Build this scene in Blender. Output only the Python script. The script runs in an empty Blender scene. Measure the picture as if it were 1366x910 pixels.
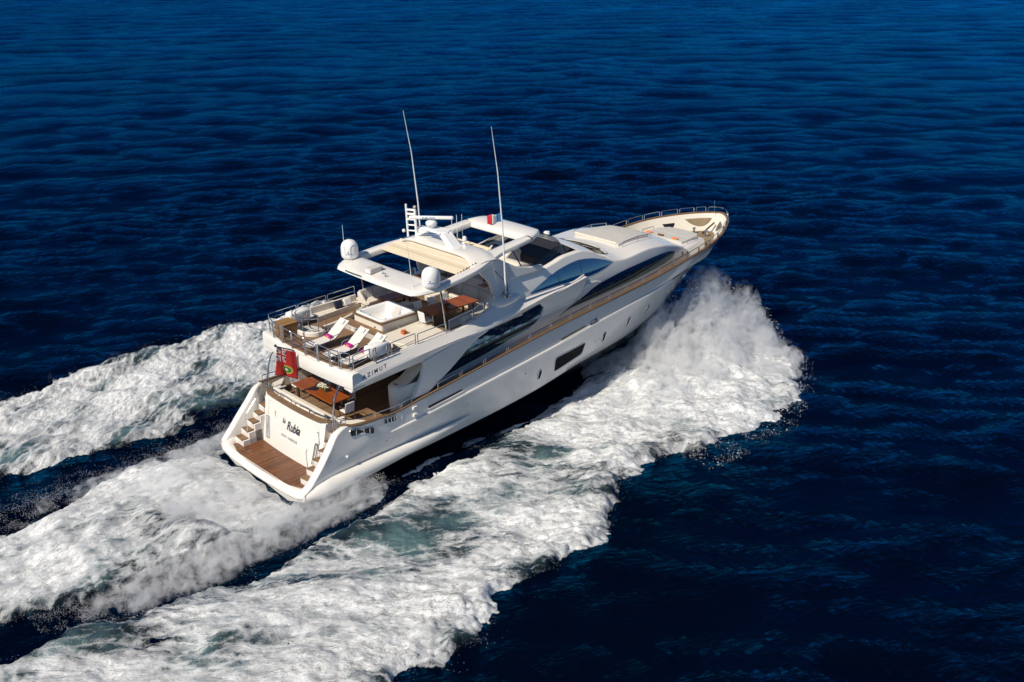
import bpy, math, random
import numpy as np
from mathutils import Matrix, Vector

random.seed(7)
RNG = np.random.default_rng(11)
S = bpy.context.scene
COL = S.collection
R = math.radians

# ------------------------------------------------------------ camera, sky, sun, exposure
cam_d = bpy.data.cameras.new('camera')
cam = bpy.data.objects.new('camera', cam_d)
COL.objects.link(cam)
S.camera = cam
cam_d.sensor_width = 36.0
cam_d.lens = 36.0 * 1450.04 / 1366.0
cam_d.clip_start = 0.5
cam_d.clip_end = 20000
cam.location = (-20.0886, -37.5103, 21.8966)
cam.rotation_euler = (R(90 - 20.5505), 0, R(47.2497 - 90))

SUN_EL = 43.0
SUN_TO = Vector((-1.0 * math.cos(R(SUN_EL)), -0.005 * math.cos(R(SUN_EL)), math.sin(R(SUN_EL))))
world = bpy.data.worlds.new('World')
S.world = world
world.use_nodes = True
wt = world.node_tree
bg = wt.nodes['Background']
sky = wt.nodes.new('ShaderNodeTexSky')
sky.sky_type = 'NISHITA'
sky.sun_disc = False
sky.sun_elevation = R(SUN_EL)
sky.sun_rotation = math.atan2(SUN_TO.x, SUN_TO.y)
sky.air_density = 1.0
sky.dust_density = 0.0
sky.ozone_density = 3.0
sky.altitude = 3000
tint = wt.nodes.new('ShaderNodeMix')
tint.data_type = 'RGBA'
tint.blend_type = 'MULTIPLY'
tint.inputs[0].default_value = 1.0
tint.inputs[7].default_value = (0.72, 0.88, 1.0, 1)
wt.links.new(sky.outputs[0], tint.inputs[6])
wt.links.new(tint.outputs[2], bg.inputs[0])
bg.inputs[1].default_value = 0.078
sun_d = bpy.data.lights.new('sun', 'SUN')
sun_d.energy = 4.8
sun_d.angle = R(0.5)
sun_d.color = (1.0, 0.905, 0.77)
sun = bpy.data.objects.new('sun', sun_d)
COL.objects.link(sun)
sun.location = (-60, 40, 80)
sun.rotation_euler = SUN_TO.to_track_quat('Z', 'Y').to_euler()
S.view_settings.view_transform = 'Standard'
S.view_settings.look = 'None'
S.view_settings.exposure = 0.05
S.view_settings.gamma = 1.0
S.cycles.max_bounces = 8
S.cycles.volume_bounces = 6
S.cycles.transparent_max_bounces = 8
S.cycles.caustics_reflective = False
S.cycles.caustics_refractive = False
S.cycles.use_denoising = True

# ------------------------------------------------------------ node materials
MATS = {}


def nmat(name):
    m = bpy.data.materials.new(name)
    m.use_nodes = True
    nt = m.node_tree
    b = nt.nodes['Principled BSDF']
    MATS[name] = m
    return m, nt, b


def N(nt, typ, **kw):
    n = nt.nodes.new(typ)
    for k, v in kw.items():
        if k.startswith('i_'):
            n.inputs[k[2:].replace('_', ' ')].default_value = v
        else:
            setattr(n, k, v)
    return n


def ramp(nt, pts, fac=None):
    r = nt.nodes.new('ShaderNodeValToRGB')
    e = r.color_ramp.elements
    while len(e) < len(pts):
        e.new(0.5)
    for q, (p, c) in zip(e, pts):
        q.position = p
        q.color = c if len(c) == 4 else (*c, 1)
    if fac is not None:
        nt.links.new(fac, r.inputs[0])
    return r


def math_n(nt, op, a, b=None, clamp=False):
    n = nt.nodes.new('ShaderNodeMath')
    n.operation = op
    n.use_clamp = clamp
    for i, v in enumerate((a, b)):
        if v is None:
            continue
        if isinstance(v, (int, float)):
            n.inputs[i].default_value = v
        else:
            nt.links.new(v, n.inputs[i])
    return n.outputs[0]


def coords(nt, scale=(1, 1, 1), rot=(0, 0, 0), kind='Object'):
    tc = nt.nodes.new('ShaderNodeTexCoord')
    mp = nt.nodes.new('ShaderNodeMapping')
    mp.inputs['Scale'].default_value = scale
    mp.inputs['Rotation'].default_value = rot
    nt.links.new(tc.outputs[kind], mp.inputs[0])
    return mp.outputs[0]


def noise(nt, vec, scale, detail=4, rough=0.55, dist=0.0):
    n = nt.nodes.new('ShaderNodeTexNoise')
    n.inputs['Scale'].default_value = scale
    n.inputs['Detail'].default_value = detail
    n.inputs['Roughness'].default_value = rough
    n.inputs['Distortion'].default_value = dist
    if vec is not None:
        nt.links.new(vec, n.inputs['Vector'])
    return n.outputs['Fac']


def mixc(nt, fac, a, b, mode='MIX'):
    n = nt.nodes.new('ShaderNodeMix')
    n.data_type = 'RGBA'
    n.blend_type = mode
    for i, v in ((0, fac), (6, a), (7, b)):
        if isinstance(v, (int, float)):
            n.inputs[i].default_value = v
        elif isinstance(v, tuple):
            n.inputs[i].default_value = v if len(v) == 4 else (*v, 1)
        else:
            nt.links.new(v, n.inputs[i])
    return n.outputs[2]


def plain(name, col, rough=0.5, metal=0.0, coat=0.0, var=0.06, vscale=3.0, bump=0.0, bscale=40.0, spec=0.5):
    m, nt, b = nmat(name)
    v = coords(nt)
    f = noise(nt, v, vscale, 5, 0.6)
    lo = tuple(max(0, c * (1 - var)) for c in col)
    hi = tuple(min(1, c * (1 + var)) for c in col)
    r = ramp(nt, [(0.3, lo), (0.7, hi)], f)
    nt.links.new(r.outputs[0], b.inputs['Base Color'])
    b.inputs['Roughness'].default_value = rough
    b.inputs['Metallic'].default_value = metal
    b.inputs['Coat Weight'].default_value = coat
    b.inputs['Coat Roughness'].default_value = 0.08
    b.inputs['Specular IOR Level'].default_value = spec
    if bump:
        bn = nt.nodes.new('ShaderNodeBump')
        bn.inputs['Strength'].default_value = bump
        bn.inputs['Distance'].default_value = 0.02
        nt.links.new(noise(nt, v, bscale, 3), bn.inputs['Height'])
        nt.links.new(bn.outputs[0], b.inputs['Normal'])
    return m


plain('gelcoat', (0.80, 0.77, 0.715), 0.22, coat=0.8, var=0.025, vscale=0.8)
plain('gelcoat_shade', (0.69, 0.68, 0.655), 0.18, coat=1.0, var=0.03, vscale=0.7)  # same gelcoat, darkened so the hull side carries shade in its colour
plain('gelcoat_cream', (0.74, 0.69, 0.59), 0.4, var=0.04, vscale=1.2)
plain('steel', (0.62, 0.63, 0.65), 0.16, metal=1.0, var=0.05)
plain('dark_metal', (0.05, 0.05, 0.055), 0.4, metal=0.3)
plain('black_trim', (0.012, 0.013, 0.016), 0.35)
plain('fabric_cream', (0.66, 0.61, 0.52), 0.9, var=0.06, vscale=6, bump=0.15, bscale=90)
plain('fabric_grey', (0.50, 0.49, 0.46), 0.9, var=0.07, vscale=4, bump=0.2, bscale=70)
plain('sling', (0.68, 0.65, 0.60), 0.8, var=0.04, vscale=8, bump=0.1, bscale=120)
plain('awning', (0.60, 0.49, 0.33), 0.85, var=0.07, vscale=5)
plain('dome_white', (0.82, 0.82, 0.82), 0.35, var=0.02)
plain('purple_towel', (0.36, 0.012, 0.22), 0.95, var=0.2, vscale=20, bump=0.3, bscale=90)
plain('orange_cloth', (0.75, 0.20, 0.03), 0.9, var=0.2, vscale=15)
plain('brown_cloth', (0.16, 0.05, 0.025), 0.9, var=0.2, vscale=15)
plain('navy_cloth', (0.012, 0.018, 0.05), 0.9, var=0.2, vscale=12)
plain('soft_white', (0.75, 0.74, 0.72), 0.9, var=0.05, vscale=10, bump=0.2, bscale=50)
plain('leaf_green', (0.10, 0.19, 0.03), 0.6, var=0.4, vscale=30)
plain('petal_white', (0.75, 0.75, 0.55), 0.7, var=0.15, vscale=30)
plain('petal_pink', (0.55, 0.07, 0.38), 0.7, var=0.3, vscale=30)
plain('petal_yellow', (0.75, 0.55, 0.06), 0.7, var=0.2, vscale=30)
plain('terracotta', (0.55, 0.13, 0.03), 0.7, var=0.2, vscale=12)
plain('cane_brown', (0.20, 0.14, 0.07), 0.7)
plain('ink_navy', (0.012, 0.016, 0.035), 0.4)
plain('ink_grey', (0.22, 0.22, 0.22), 0.5)
plain('dome_blue', (0.08, 0.15, 0.32), 0.5)
plain('boot_black', (0.012, 0.014, 0.02), 0.5)
plain('flag_blue', (0.012, 0.13, 0.33), 0.8)
plain('flag_white', (0.72, 0.72, 0.70), 0.8)
plain('flag_red', (0.55, 0.012, 0.03), 0.8)
plain('strut_blue', (0.04, 0.16, 0.34), 0.35, metal=0.4)
plain('console_dark', (0.02, 0.022, 0.03), 0.45)
plain('tub_white', (0.83, 0.83, 0.82), 0.2, coat=0.5, var=0.01)


def glass_dark(name, col, rough=0.03, ior=3.0):
    m, nt, b = nmat(name)
    b.inputs['Base Color'].default_value = (*col, 1)
    b.inputs['Roughness'].default_value = rough
    b.inputs['IOR'].default_value = ior
    b.inputs['Specular Tint'].default_value = (0.38, 0.68, 0.98, 1)
    v = coords(nt)
    bn = nt.nodes.new('ShaderNodeBump')
    bn.inputs['Strength'].default_value = 0.05
    bn.inputs['Distance'].default_value = 0.03
    nt.links.new(noise(nt, v, 1.3, 2), bn.inputs['Height'])
    nt.links.new(bn.outputs[0], b.inputs['Normal'])
    return m


glass_dark('glass_side', (0.008, 0.016, 0.03))
glass_dark('glass_black', (0.004, 0.006, 0.009), 0.05, 1.3)
MATS['glass_black'].node_tree.nodes['Principled BSDF'].inputs['Specular IOR Level'].default_value = 0.05
m, nt, b = nmat('glass_tint')
b.inputs['Base Color'].default_value = (0.02, 0.025, 0.03, 1)
b.inputs['Roughness'].default_value = 0.03
b.inputs['Alpha'].default_value = 0.72
m, nt, b = nmat('glass_clear')
b.inputs['Base Color'].default_value = (0.45, 0.52, 0.55, 1)
b.inputs['Roughness'].default_value = 0.04
b.inputs['Alpha'].default_value = 0.45


def teak(name, c1, c2, seam, rough, across='y', width=0.07, wet=False, coat=0.0):
    m, nt, b = nmat(name)
    tc = nt.nodes.new('ShaderNodeTexCoord')
    sx = nt.nodes.new('ShaderNodeSeparateXYZ')
    nt.links.new(tc.outputs['Object'], sx.inputs[0])
    a = sx.outputs['Y' if across == 'y' else 'X']
    t = math_n(nt, 'DIVIDE', a, width)
    fr = math_n(nt, 'FRACT', t)
    fl = math_n(nt, 'FLOOR', t)
    wn = nt.nodes.new('ShaderNodeTexWhiteNoise')
    wn.noise_dimensions = '1D'
    nt.links.new(fl, wn.inputs['W'])
    g = noise(nt, coords(nt, (1.5, 30, 10) if across == 'y' else (30, 1.5, 10)), 1.0, 5, 0.6)
    big = noise(nt, coords(nt), 0.9, 3, 0.6)
    s = math_n(nt, 'ADD', math_n(nt, 'MULTIPLY', wn.outputs['Value'], 0.45), math_n(nt, 'MULTIPLY', g, 0.5))
    s = math_n(nt, 'ADD', s, math_n(nt, 'MULTIPLY', math_n(nt, 'SUBTRACT', big, 0.5), 0.5))
    r = ramp(nt, [(0.15, c1), (0.8, c2)], s)
    sm = math_n(nt, 'LESS_THAN', fr, 0.12)
    c = mixc(nt, math_n(nt, 'MULTIPLY', sm, 0.8), r.outputs[0], seam)
    nt.links.new(c, b.inputs['Base Color'])
    if wet:
        w = noise(nt, coords(nt, (0.5, 3.5, 1) if across == 'y' else (3.5, 0.5, 1)), 1.6, 5, 0.65, 0.6)
        rr = ramp(nt, [(0.42, (0.06,) * 3), (0.62, (0.5,) * 3)], w)
        nt.links.new(rr.outputs[0], b.inputs['Roughness'])
    else:
        b.inputs['Roughness'].default_value = rough
    b.inputs['Coat Weight'].default_value = coat
    return m


teak('teak_deck', (0.15, 0.086, 0.044), (0.29, 0.175, 0.092), (0.03, 0.022, 0.016), 0.7)
teak('teak_cap', (0.16, 0.092, 0.048), (0.24, 0.142, 0.076), (0.13, 0.08, 0.045), 0.55, width=0.5)
teak('teak_wet', (0.085, 0.027, 0.008), (0.22, 0.080, 0.022), (0.018, 0.008, 0.004), 0.3, across='y', wet=True, width=0.09)
teak('varnish_wood', (0.22, 0.050, 0.006), (0.33, 0.085, 0.011), (0.15, 0.035, 0.005), 0.35, across='x', width=0.16, coat=0.15)
teak('wicker', (0.20, 0.105, 0.03), (0.36, 0.20, 0.065), (0.10, 0.05, 0.015), 0.8, across='y', width=0.05)
teak('awning_slats', (0.56, 0.48, 0.36), (0.68, 0.60, 0.46), (0.34, 0.27, 0.18), 0.85, across='x', width=0.15)  # darker lines paint shade between slats that the aligned sun leaves flat
teak('foredeck_teak', (0.20, 0.15, 0.085), (0.30, 0.225, 0.13), (0.07, 0.05, 0.03), 0.7, width=0.09)

# ------------------------------------------------------------ things, parts, meshes
ROOTS = []
LOC = {}


def thing(name, label, cat, loc=(0, 0, 0), group=None):
    o = bpy.data.objects.new(name, None)
    o.empty_display_size = 0.3
    COL.objects.link(o)
    o.location = loc
    o['label'] = label
    o['category'] = cat
    if group:
        o['group'] = group
    LOC[o.name] = Vector(loc)
    ROOTS.append(o)
    return o


def spl(xs, ys):
    xs = np.asarray(xs, float)
    ys = np.asarray(ys, float)
    d = np.diff(ys) / np.diff(xs)
    mm = np.zeros(len(xs))
    mm[1:-1] = np.where(d[1:] * d[:-1] > 0, 2 * d[1:] * d[:-1] / (d[1:] + d[:-1] + 1e-12), 0)
    mm[0], mm[-1] = d[0], d[-1]

    def f(x):
        x = np.clip(np.asarray(x, float), xs[0], xs[-1])
        i = np.clip(np.searchsorted(xs, x) - 1, 0, len(xs) - 2)
        h = xs[i + 1] - xs[i]
        t = (x - xs[i]) / h
        return (ys[i] * (2 * t**3 - 3 * t**2 + 1) + mm[i] * h * (t**3 - 2 * t**2 + t)
                + ys[i + 1] * (-2 * t**3 + 3 * t**2) + mm[i + 1] * h * (t**3 - t**2))
    return f


class MB:
    def __init__(self):
        self.v = []
        self.f = []

    def add(self, vs, fs):
        o = len(self.v)
        self.v += [tuple(map(float, p)) for p in vs]
        self.f += [tuple(i + o for i in q) for q in fs]
        return self

    def grid(self, rows, close_u=False, close_v=False, flip=False):
        n, m = len(rows), len(rows[0])
        vs = [p for r in rows for p in r]
        fs = []
        for i in range(n if close_u else n - 1):
            for j in range(m if close_v else m - 1):
                a = i * m + j
                b_ = i * m + (j + 1) % m
                c = ((i + 1) % n) * m + (j + 1) % m
                d = ((i + 1) % n) * m + j
                fs.append((a, d, c, b_) if flip else (a, b_, c, d))
        return self.add(vs, fs)

    def box(self, c, s, rot=None):
        M = Matrix.Identity(3) if rot is None else rot
        vs = []
        for x in (-1, 1):
            for y in (-1, 1):
                for z in (-1, 1):
                    vs.append(Vector(c) + M @ Vector((x * s[0] / 2, y * s[1] / 2, z * s[2] / 2)))
        return self.add(vs, [(0, 1, 3, 2), (4, 6, 7, 5), (0, 4, 5, 1), (2, 3, 7, 6), (0, 2, 6, 4), (1, 5, 7, 3)])

    def box2(self, lo, hi):
        return self.box([(a + b_) / 2 for a, b_ in zip(lo, hi)], [b_ - a for a, b_ in zip(lo, hi)])

    def tube(self, path, r, n=8, closed=False, caps=True, rz=None):
        P = [Vector(p) for p in path]
        k = len(P)
        rs = r if hasattr(r, '__len__') else [r] * k
        rows = []
        ref = None
        for i in range(k):
            a = P[i - 1] if (i > 0 or closed) else P[i]
            c = P[(i + 1) % k] if (i < k - 1 or closed) else P[i]
            t = (c - a)
            if t.length < 1e-9:
                t = Vector((1, 0, 0))
            t.normalize()
            if rz is not None:
                u = Vector((0, 0, 1))
                u = (u - t * u.dot(t)).normalized()
                w = t.cross(u)
            else:
                if ref is None:
                    ref = Vector((0, 0, 1)) if abs(t.z) < 0.9 else Vector((1, 0, 0))
                u = (ref - t * ref.dot(t))
                if u.length < 1e-6:
                    u = t.orthogonal()
                u.normalize()
                ref = u
                w = t.cross(u)
            rv = rs[i] if rz is None else rz[i]
            rows.append([P[i] + u * (math.cos(2 * math.pi * j / n) * rv) + w * (math.sin(2 * math.pi * j / n) * rs[i]) for j in range(n)])
        o = len(self.v)
        self.grid(rows, close_u=closed, close_v=True)
        if caps and not closed:
            self.f.append(tuple(o + j for j in range(n))[::-1])
            self.f.append(tuple(o + (k - 1) * n + j for j in range(n)))
        return self

    def lathe(self, prof, c=(0, 0, 0), n=20, axis='z'):
        rows = []
        for r_, h in prof:
            row = []
            for j in range(n):
                a = 2 * math.pi * j / n
                p = (r_ * math.cos(a), r_ * math.sin(a), h)
                if axis == 'x':
                    p = (h, r_ * math.cos(a), r_ * math.sin(a))
                elif axis == 'y':
                    p = (r_ * math.sin(a), h, r_ * math.cos(a))
                row.append((c[0] + p[0], c[1] + p[1], c[2] + p[2]))
            rows.append(row)
        return self.grid(rows, close_v=True)

    def prism(self, poly, ax, a, b_):
        """poly in the two other axes (x,z for ax y; x,y for ax z; y,z for ax x)."""
        def P(p, q):
            return {'y': (p[0], q, p[1]), 'z': (p[0], p[1], q), 'x': (q, p[0], p[1])}[ax]
        n = len(poly)
        va = [P(p, a(*p) if callable(a) else a) for p in poly]
        vb = [P(p, b_(*p) if callable(b_) else b_) for p in poly]
        fs = [tuple(range(n)), tuple(range(2 * n - 1, n - 1, -1))]
        fs += [(i, i + n, (i + 1) % n + n, (i + 1) % n) for i in range(n)]
        return self.add(va + vb, fs)

    def patch(self, poly, Y, s, off=0.006):
        """convex outline in x,z laid on the surface y = s*(Y(x,z)+off)."""
        cx = sum(p[0] for p in poly) / len(poly)
        cz = sum(p[1] for p in poly) / len(poly)
        rows = []
        for t in (1.0, 0.66, 0.33, 0.02):
            rows.append([(cx + (x - cx) * t, s * (float(Y(cx + (x - cx) * t, cz + (z - cz) * t)) + off), cz + (z - cz) * t) for x, z in poly])
        return self.grid(rows, close_v=True, flip=s > 0)

    def build(self, name, mat, parent=None, smooth=35, bevel=0.0, seg=2, sub=0, recalc=True, label=None):
        me = bpy.data.meshes.new(name)
        base = Vector((0, 0, 0))
        p = parent
        while p is not None:
            base = base + p.location
            p = p.parent
        me.from_pydata([(x - base.x, y - base.y, z - base.z) for x, y, z in self.v], [], self.f)
        if recalc:
            import bmesh
            bm = bmesh.new()
            bm.from_mesh(me)
            bmesh.ops.remove_doubles(bm, verts=bm.verts, dist=0.0004)
            bmesh.ops.recalc_face_normals(bm, faces=bm.faces)
            if mat.startswith('glass'):
                my = sum(v.co.y for v in bm.verts) / max(1, len(bm.verts)) + base.y
                dr = Vector((0, 0.7 * (1 if my > 0.3 else -1 if my < -0.3 else 0), 0.7))
                if sum(f.normal.dot(dr) * f.calc_area() for f in bm.faces) < 0:
                    bmesh.ops.reverse_faces(bm, faces=bm.faces)
            bm.to_mesh(me)
            bm.free()
        me.materials.append(MATS[mat])
        if smooth:
            me.polygons.foreach_set('use_smooth', [True] * len(me.polygons))
            me.set_sharp_from_angle(angle=R(smooth))
        o = bpy.data.objects.new(name, me)
        COL.objects.link(o)
        if parent is not None:
            o.parent = parent
        else:
            ROOTS.append(o)
        if bevel:
            bv = o.modifiers.new('bevel', 'BEVEL')
            bv.width = bevel
            bv.segments = seg
            bv.limit_method = 'ANGLE'
            bv.angle_limit = R(40)
            bv.harden_normals = False
        if sub:
            sb = o.modifiers.new('sub', 'SUBSURF')
            sb.levels = sub
            sb.render_levels = sub
        if label:
            o['label'] = label
        return o


def copy_tree(o, parent=None, loc=None, rz=None):
    c = o.copy()
    COL.objects.link(c)
    c.parent = parent
    if loc is not None:
        c.location = loc
        ROOTS.append(c)
    if rz is not None:
        c.rotation_euler = (0, 0, rz)
    for ch in list(o.children):
        copy_tree(ch, c)
    return c


def rrect(hx, hy, r, n=5, cx=0.0, cy=0.0):
    out = []
    for sx, sy, a0 in ((1, 1, 0), (-1, 1, 90), (-1, -1, 180), (1, -1, 270)):
        for i in range(n + 1):
            a = R(a0 + 90 * i / n)
            out.append((cx + sx * (hx - r) + r * math.cos(a), cy + sy * (hy - r) + r * math.sin(a)))
    return out


def rounded(pts, r=0.05, n=4):
    """round the inner corners of a polyline."""
    P = [Vector(p) for p in pts]
    out = [P[0]]
    for i in range(1, len(P) - 1):
        a, b_, c = P[i - 1], P[i], P[i + 1]
        d1 = min(r, (a - b_).length * 0.45)
        d2 = min(r, (c - b_).length * 0.45)
        p = b_ + (a - b_).normalized() * d1
        q = b_ + (c - b_).normalized() * d2
        for k in range(n + 1):
            t = k / n
            out.append(p * (1 - t)**2 + b_ * 2 * t * (1 - t) + q * t * t)
    out.append(P[-1])
    return out


def lettering(body, name, mat, parent, origin, right, up, height, shear=0.0, spacing=1.0, xs=1.0, bold=0.0, depth=0.006, lay=None):
    cu = bpy.data.curves.new(name, 'FONT')
    cu.body = body
    cu.size = 1.0
    cu.space_character = spacing
    cu.offset = bold
    cu.resolution_u = 3
    o = bpy.data.objects.new(name, cu)
    COL.objects.link(o)
    dg = bpy.context.evaluated_depsgraph_get()
    me = bpy.data.meshes.new_from_object(o.evaluated_get(dg))
    vs = [v.co.copy() for v in me.vertices]
    fs = [tuple(p.vertices) for p in me.polygons]
    bpy.data.objects.remove(o)
    bpy.data.curves.remove(cu)
    bpy.data.meshes.remove(me)
    k = height / 0.72
    O, Rv, U = Vector(origin), Vector(right).normalized(), Vector(up).normalized()
    nrm = Rv.cross(U)
    mb = MB()
    w = max(v.x for v in vs)
    pts = [O + Rv * ((v.x - w / 2 + shear * v.y) * k * xs) + U * (v.y * k) + nrm * depth for v in vs]
    mb.add([lay(p) for p in pts] if lay else pts, fs)
    return mb.build(name, mat, parent, smooth=0, recalc=False)

# ------------------------------------------------------------ the sea, its wake and the spray
_perm = np.random.default_rng(3).permutation(256)
_perm = np.concatenate([_perm, _perm, _perm])
_ang = np.random.default_rng(4).random(256) * 2 * np.pi
_gx, _gy = np.cos(_ang), np.sin(_ang)


def perlin(x, y, seed=0):
    x = x + seed * 17.13
    y = y + seed * 9.71
    xi = np.floor(x).astype(np.int64)
    yi = np.floor(y).astype(np.int64)
    fx, fy = x - xi, y - yi
    xi &= 255
    yi &= 255
    u = fx * fx * fx * (fx * (fx * 6 - 15) + 10)
    v = fy * fy * fy * (fy * (fy * 6 - 15) + 10)

    def g(ix, iy, dx, dy):
        h = _perm[_perm[ix & 255] + (iy & 255)]
        return _gx[h] * dx + _gy[h] * dy
    a = g(xi, yi, fx, fy)
    b_ = g(xi + 1, yi, fx - 1, fy)
    c = g(xi, yi + 1, fx, fy - 1)
    d = g(xi + 1, yi + 1, fx - 1, fy - 1)
    return (a * (1 - u) + b_ * u) * (1 - v) + (c * (1 - u) + d * u) * v


def fbm(x, y, sc, octs, seed=0, gain=0.5, ridged=False):
    o = 0
    a = 1.0
    f = 1.0 / sc
    for k in range(octs):
        p = perlin(x * f, y * f, seed + k * 3)
        o = o + a * ((0.5 - np.abs(p) * 1.6) if ridged else p)
        a *= gain
        f *= 2.03
    return o


def sstep(a, b_, x):
    t = np.clip((x - a) / (b_ - a), 0, 1)
    return t * t * (3 - 2 * t)


_wr = np.random.default_rng(21)
WAVES = []
for k in range(64):
    lam = 1.0 * (15.0 / 1.0) ** (_wr.random())
    th = R(47 + 20) + _wr.normal() * R(34)
    amp = 0.0072 * lam ** 0.52 * (0.6 + 0.8 * _wr.random())
    WAVES.append((2 * np.pi / lam * math.cos(th), 2 * np.pi / lam * math.sin(th), amp, _wr.random() * 6.28, lam))


def sea_h(x, y, spacing=0.0):
    h = np.zeros_like(x)
    for kx, ky, a, ph, lam in WAVES:
        w = 1.0 if np.isscalar(spacing) and spacing == 0 else np.clip((lam / np.maximum(spacing, 1e-3) - 3) / 3, 0, 1)
        s = np.sin(kx * x + ky * y + ph)
        h = h + w * a * (s + 0.22 * np.cos(2 * (kx * x + ky * y + ph)))
    return h


def fast_mesh(name, co, faces, mat, n_side, attr=None, smooth=True):
    me = bpy.data.meshes.new(name)
    nf = len(faces)
    me.vertices.add(len(co))
    me.vertices.foreach_set('co', np.ascontiguousarray(co, np.float32).ravel())
    me.loops.add(nf * n_side)
    me.loops.foreach_set('vertex_index', np.ascontiguousarray(faces, np.int32).ravel())
    me.polygons.add(nf)
    me.polygons.foreach_set('loop_start', np.arange(0, nf * n_side, n_side, dtype=np.int32))
    me.polygons.foreach_set('use_smooth', np.full(nf, smooth))
    me.update(calc_edges=True)
    if attr:
        for an, av in attr.items():
            at = me.attributes.new(an, 'FLOAT', 'POINT')
            at.data.foreach_set('value', np.ascontiguousarray(av, np.float32).ravel())
    me.materials.append(MATS[mat])
    o = bpy.data.objects.new(name, me)
    COL.objects.link(o)
    return o


def axis_grow(lo, hi, fine, far_lo, far_hi, g, cap):
    mid = list(np.arange(lo, hi, fine))
    out, x, d = [], hi, fine
    while x < far_hi:
        out.append(x)
        d = min(d * g, cap)
        x += d
    pre, x, d = [], lo, fine
    while x > far_lo:
        d = min(d * g, cap)
        x -= d
        pre.append(x)
    return np.array([-9000.0, -3000, -1000, -400] + [p for p in pre[::-1] if p > -399] + mid + out + [far_hi + 60, far_hi + 400, far_hi + 2500, 9000.0])


def quad_faces(nx, ny):
    i = np.arange(nx - 1)[:, None] * ny + np.arange(ny - 1)[None, :]
    i = i.ravel()
    return np.stack([i, i + ny, i + ny + 1, i + 1], 1)


def water_nodes(nt):
    """deep blue sea: returns base colour socket, normal socket."""
    v = coords(nt)
    vr = coords(nt, (1, 1, 1), (0, 0, R(-67)))
    vs = nt.nodes.new('ShaderNodeMapping')
    vs.inputs['Scale'].default_value = (1.0, 0.42, 1.0)
    nt.links.new(vr, vs.inputs[0])
    a = noise(nt, vs.outputs[0], 1.1, 8, 0.60, 0.4)
    c = noise(nt, vs.outputs[0], 4.6, 6, 0.62, 0.3)
    h = math_n(nt, 'ADD', math_n(nt, 'MULTIPLY', a, 0.66), math_n(nt, 'MULTIPLY', c, 0.17))
    bn = nt.nodes.new('ShaderNodeBump')
    gust = ramp(nt, [(0.32, (0.45,) * 3), (0.68, (1, 1, 1))], noise(nt, coords(nt, (0.022, 0.05, 1), (0, 0, R(-40))), 1.0, 4, 0.6, 0.5))
    nt.links.new(gust.outputs[0], bn.inputs['Strength'])
    bn.inputs['Distance'].default_value = 0.58
    nt.links.new(h, bn.inputs['Height'])
    big = noise(nt, v, 0.03, 3, 0.5)
    col = ramp(nt, [(0.3, (0.0002, 0.0012, 0.0055)), (0.7, (0.0003, 0.0022, 0.009))], big)
    return col.outputs[0], bn.outputs[0], v


def water_shader(nt, col, nrm):
    """dark body colour under a blue-tinted Fresnel reflection."""
    df = nt.nodes.new('ShaderNodeBsdfDiffuse')
    nt.links.new(col, df.inputs['Color'])
    gl = nt.nodes.new('ShaderNodeBsdfGlossy')
    gl.inputs['Color'].default_value = (0.006, 0.38, 0.88, 1)
    gl.inputs['Roughness'].default_value = 0.10
    fr_n = nt.nodes.new('ShaderNodeFresnel')
    fr_n.inputs['IOR'].default_value = 1.115
    nt.links.new(nrm, gl.inputs['Normal'])
    nt.links.new(nrm, fr_n.inputs['Normal'])
    nt.links.new(nrm, df.inputs['Normal'])
    mx_ = nt.nodes.new('ShaderNodeMixShader')
    nt.links.new(fr_n.outputs[0], mx_.inputs[0])
    nt.links.new(df.outputs[0], mx_.inputs[1])
    nt.links.new(gl.outputs[0], mx_.inputs[2])
    return mx_.outputs[0]


m, nt, b = nmat('sea_water')
col, nrm, _v = water_nodes(nt)
nt.links.new(water_shader(nt, col, nrm), nt.nodes['Material Output'].inputs[0])

m, nt, b = nmat('wake_water')
col, nrm, v = water_nodes(nt)
at = nt.nodes.new('ShaderNodeAttribute')
at.attribute_name = 'foam'
ax = nt.nodes.new('ShaderNodeAttribute')
ax.attribute_name = 'teal'
au = nt.nodes.new('ShaderNodeAttribute')
au.attribute_name = 'su'
av = nt.nodes.new('ShaderNodeAttribute')
av.attribute_name = 'sv'
cv = nt.nodes.new('ShaderNodeCombineXYZ')
nt.links.new(au.outputs['Fac'], cv.inputs[0])
nt.links.new(av.outputs['Fac'], cv.inputs[1])
f1 = noise(nt, cv.outputs[0], 1.0, 8, 0.66, 1.2)
f2 = noise(nt, cv.outputs[0], 4.6, 7, 0.74, 0.8)
f3 = noise(nt, v, 8.0, 6, 0.75, 0.8)
fr = math_n(nt, 'ADD', math_n(nt, 'MULTIPLY', f1, 0.50), math_n(nt, 'ADD', math_n(nt, 'MULTIPLY', f2, 0.72), math_n(nt, 'MULTIPLY', f3, 0.62)))
fr = math_n(nt, 'SUBTRACT', fr, 0.42)
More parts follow.
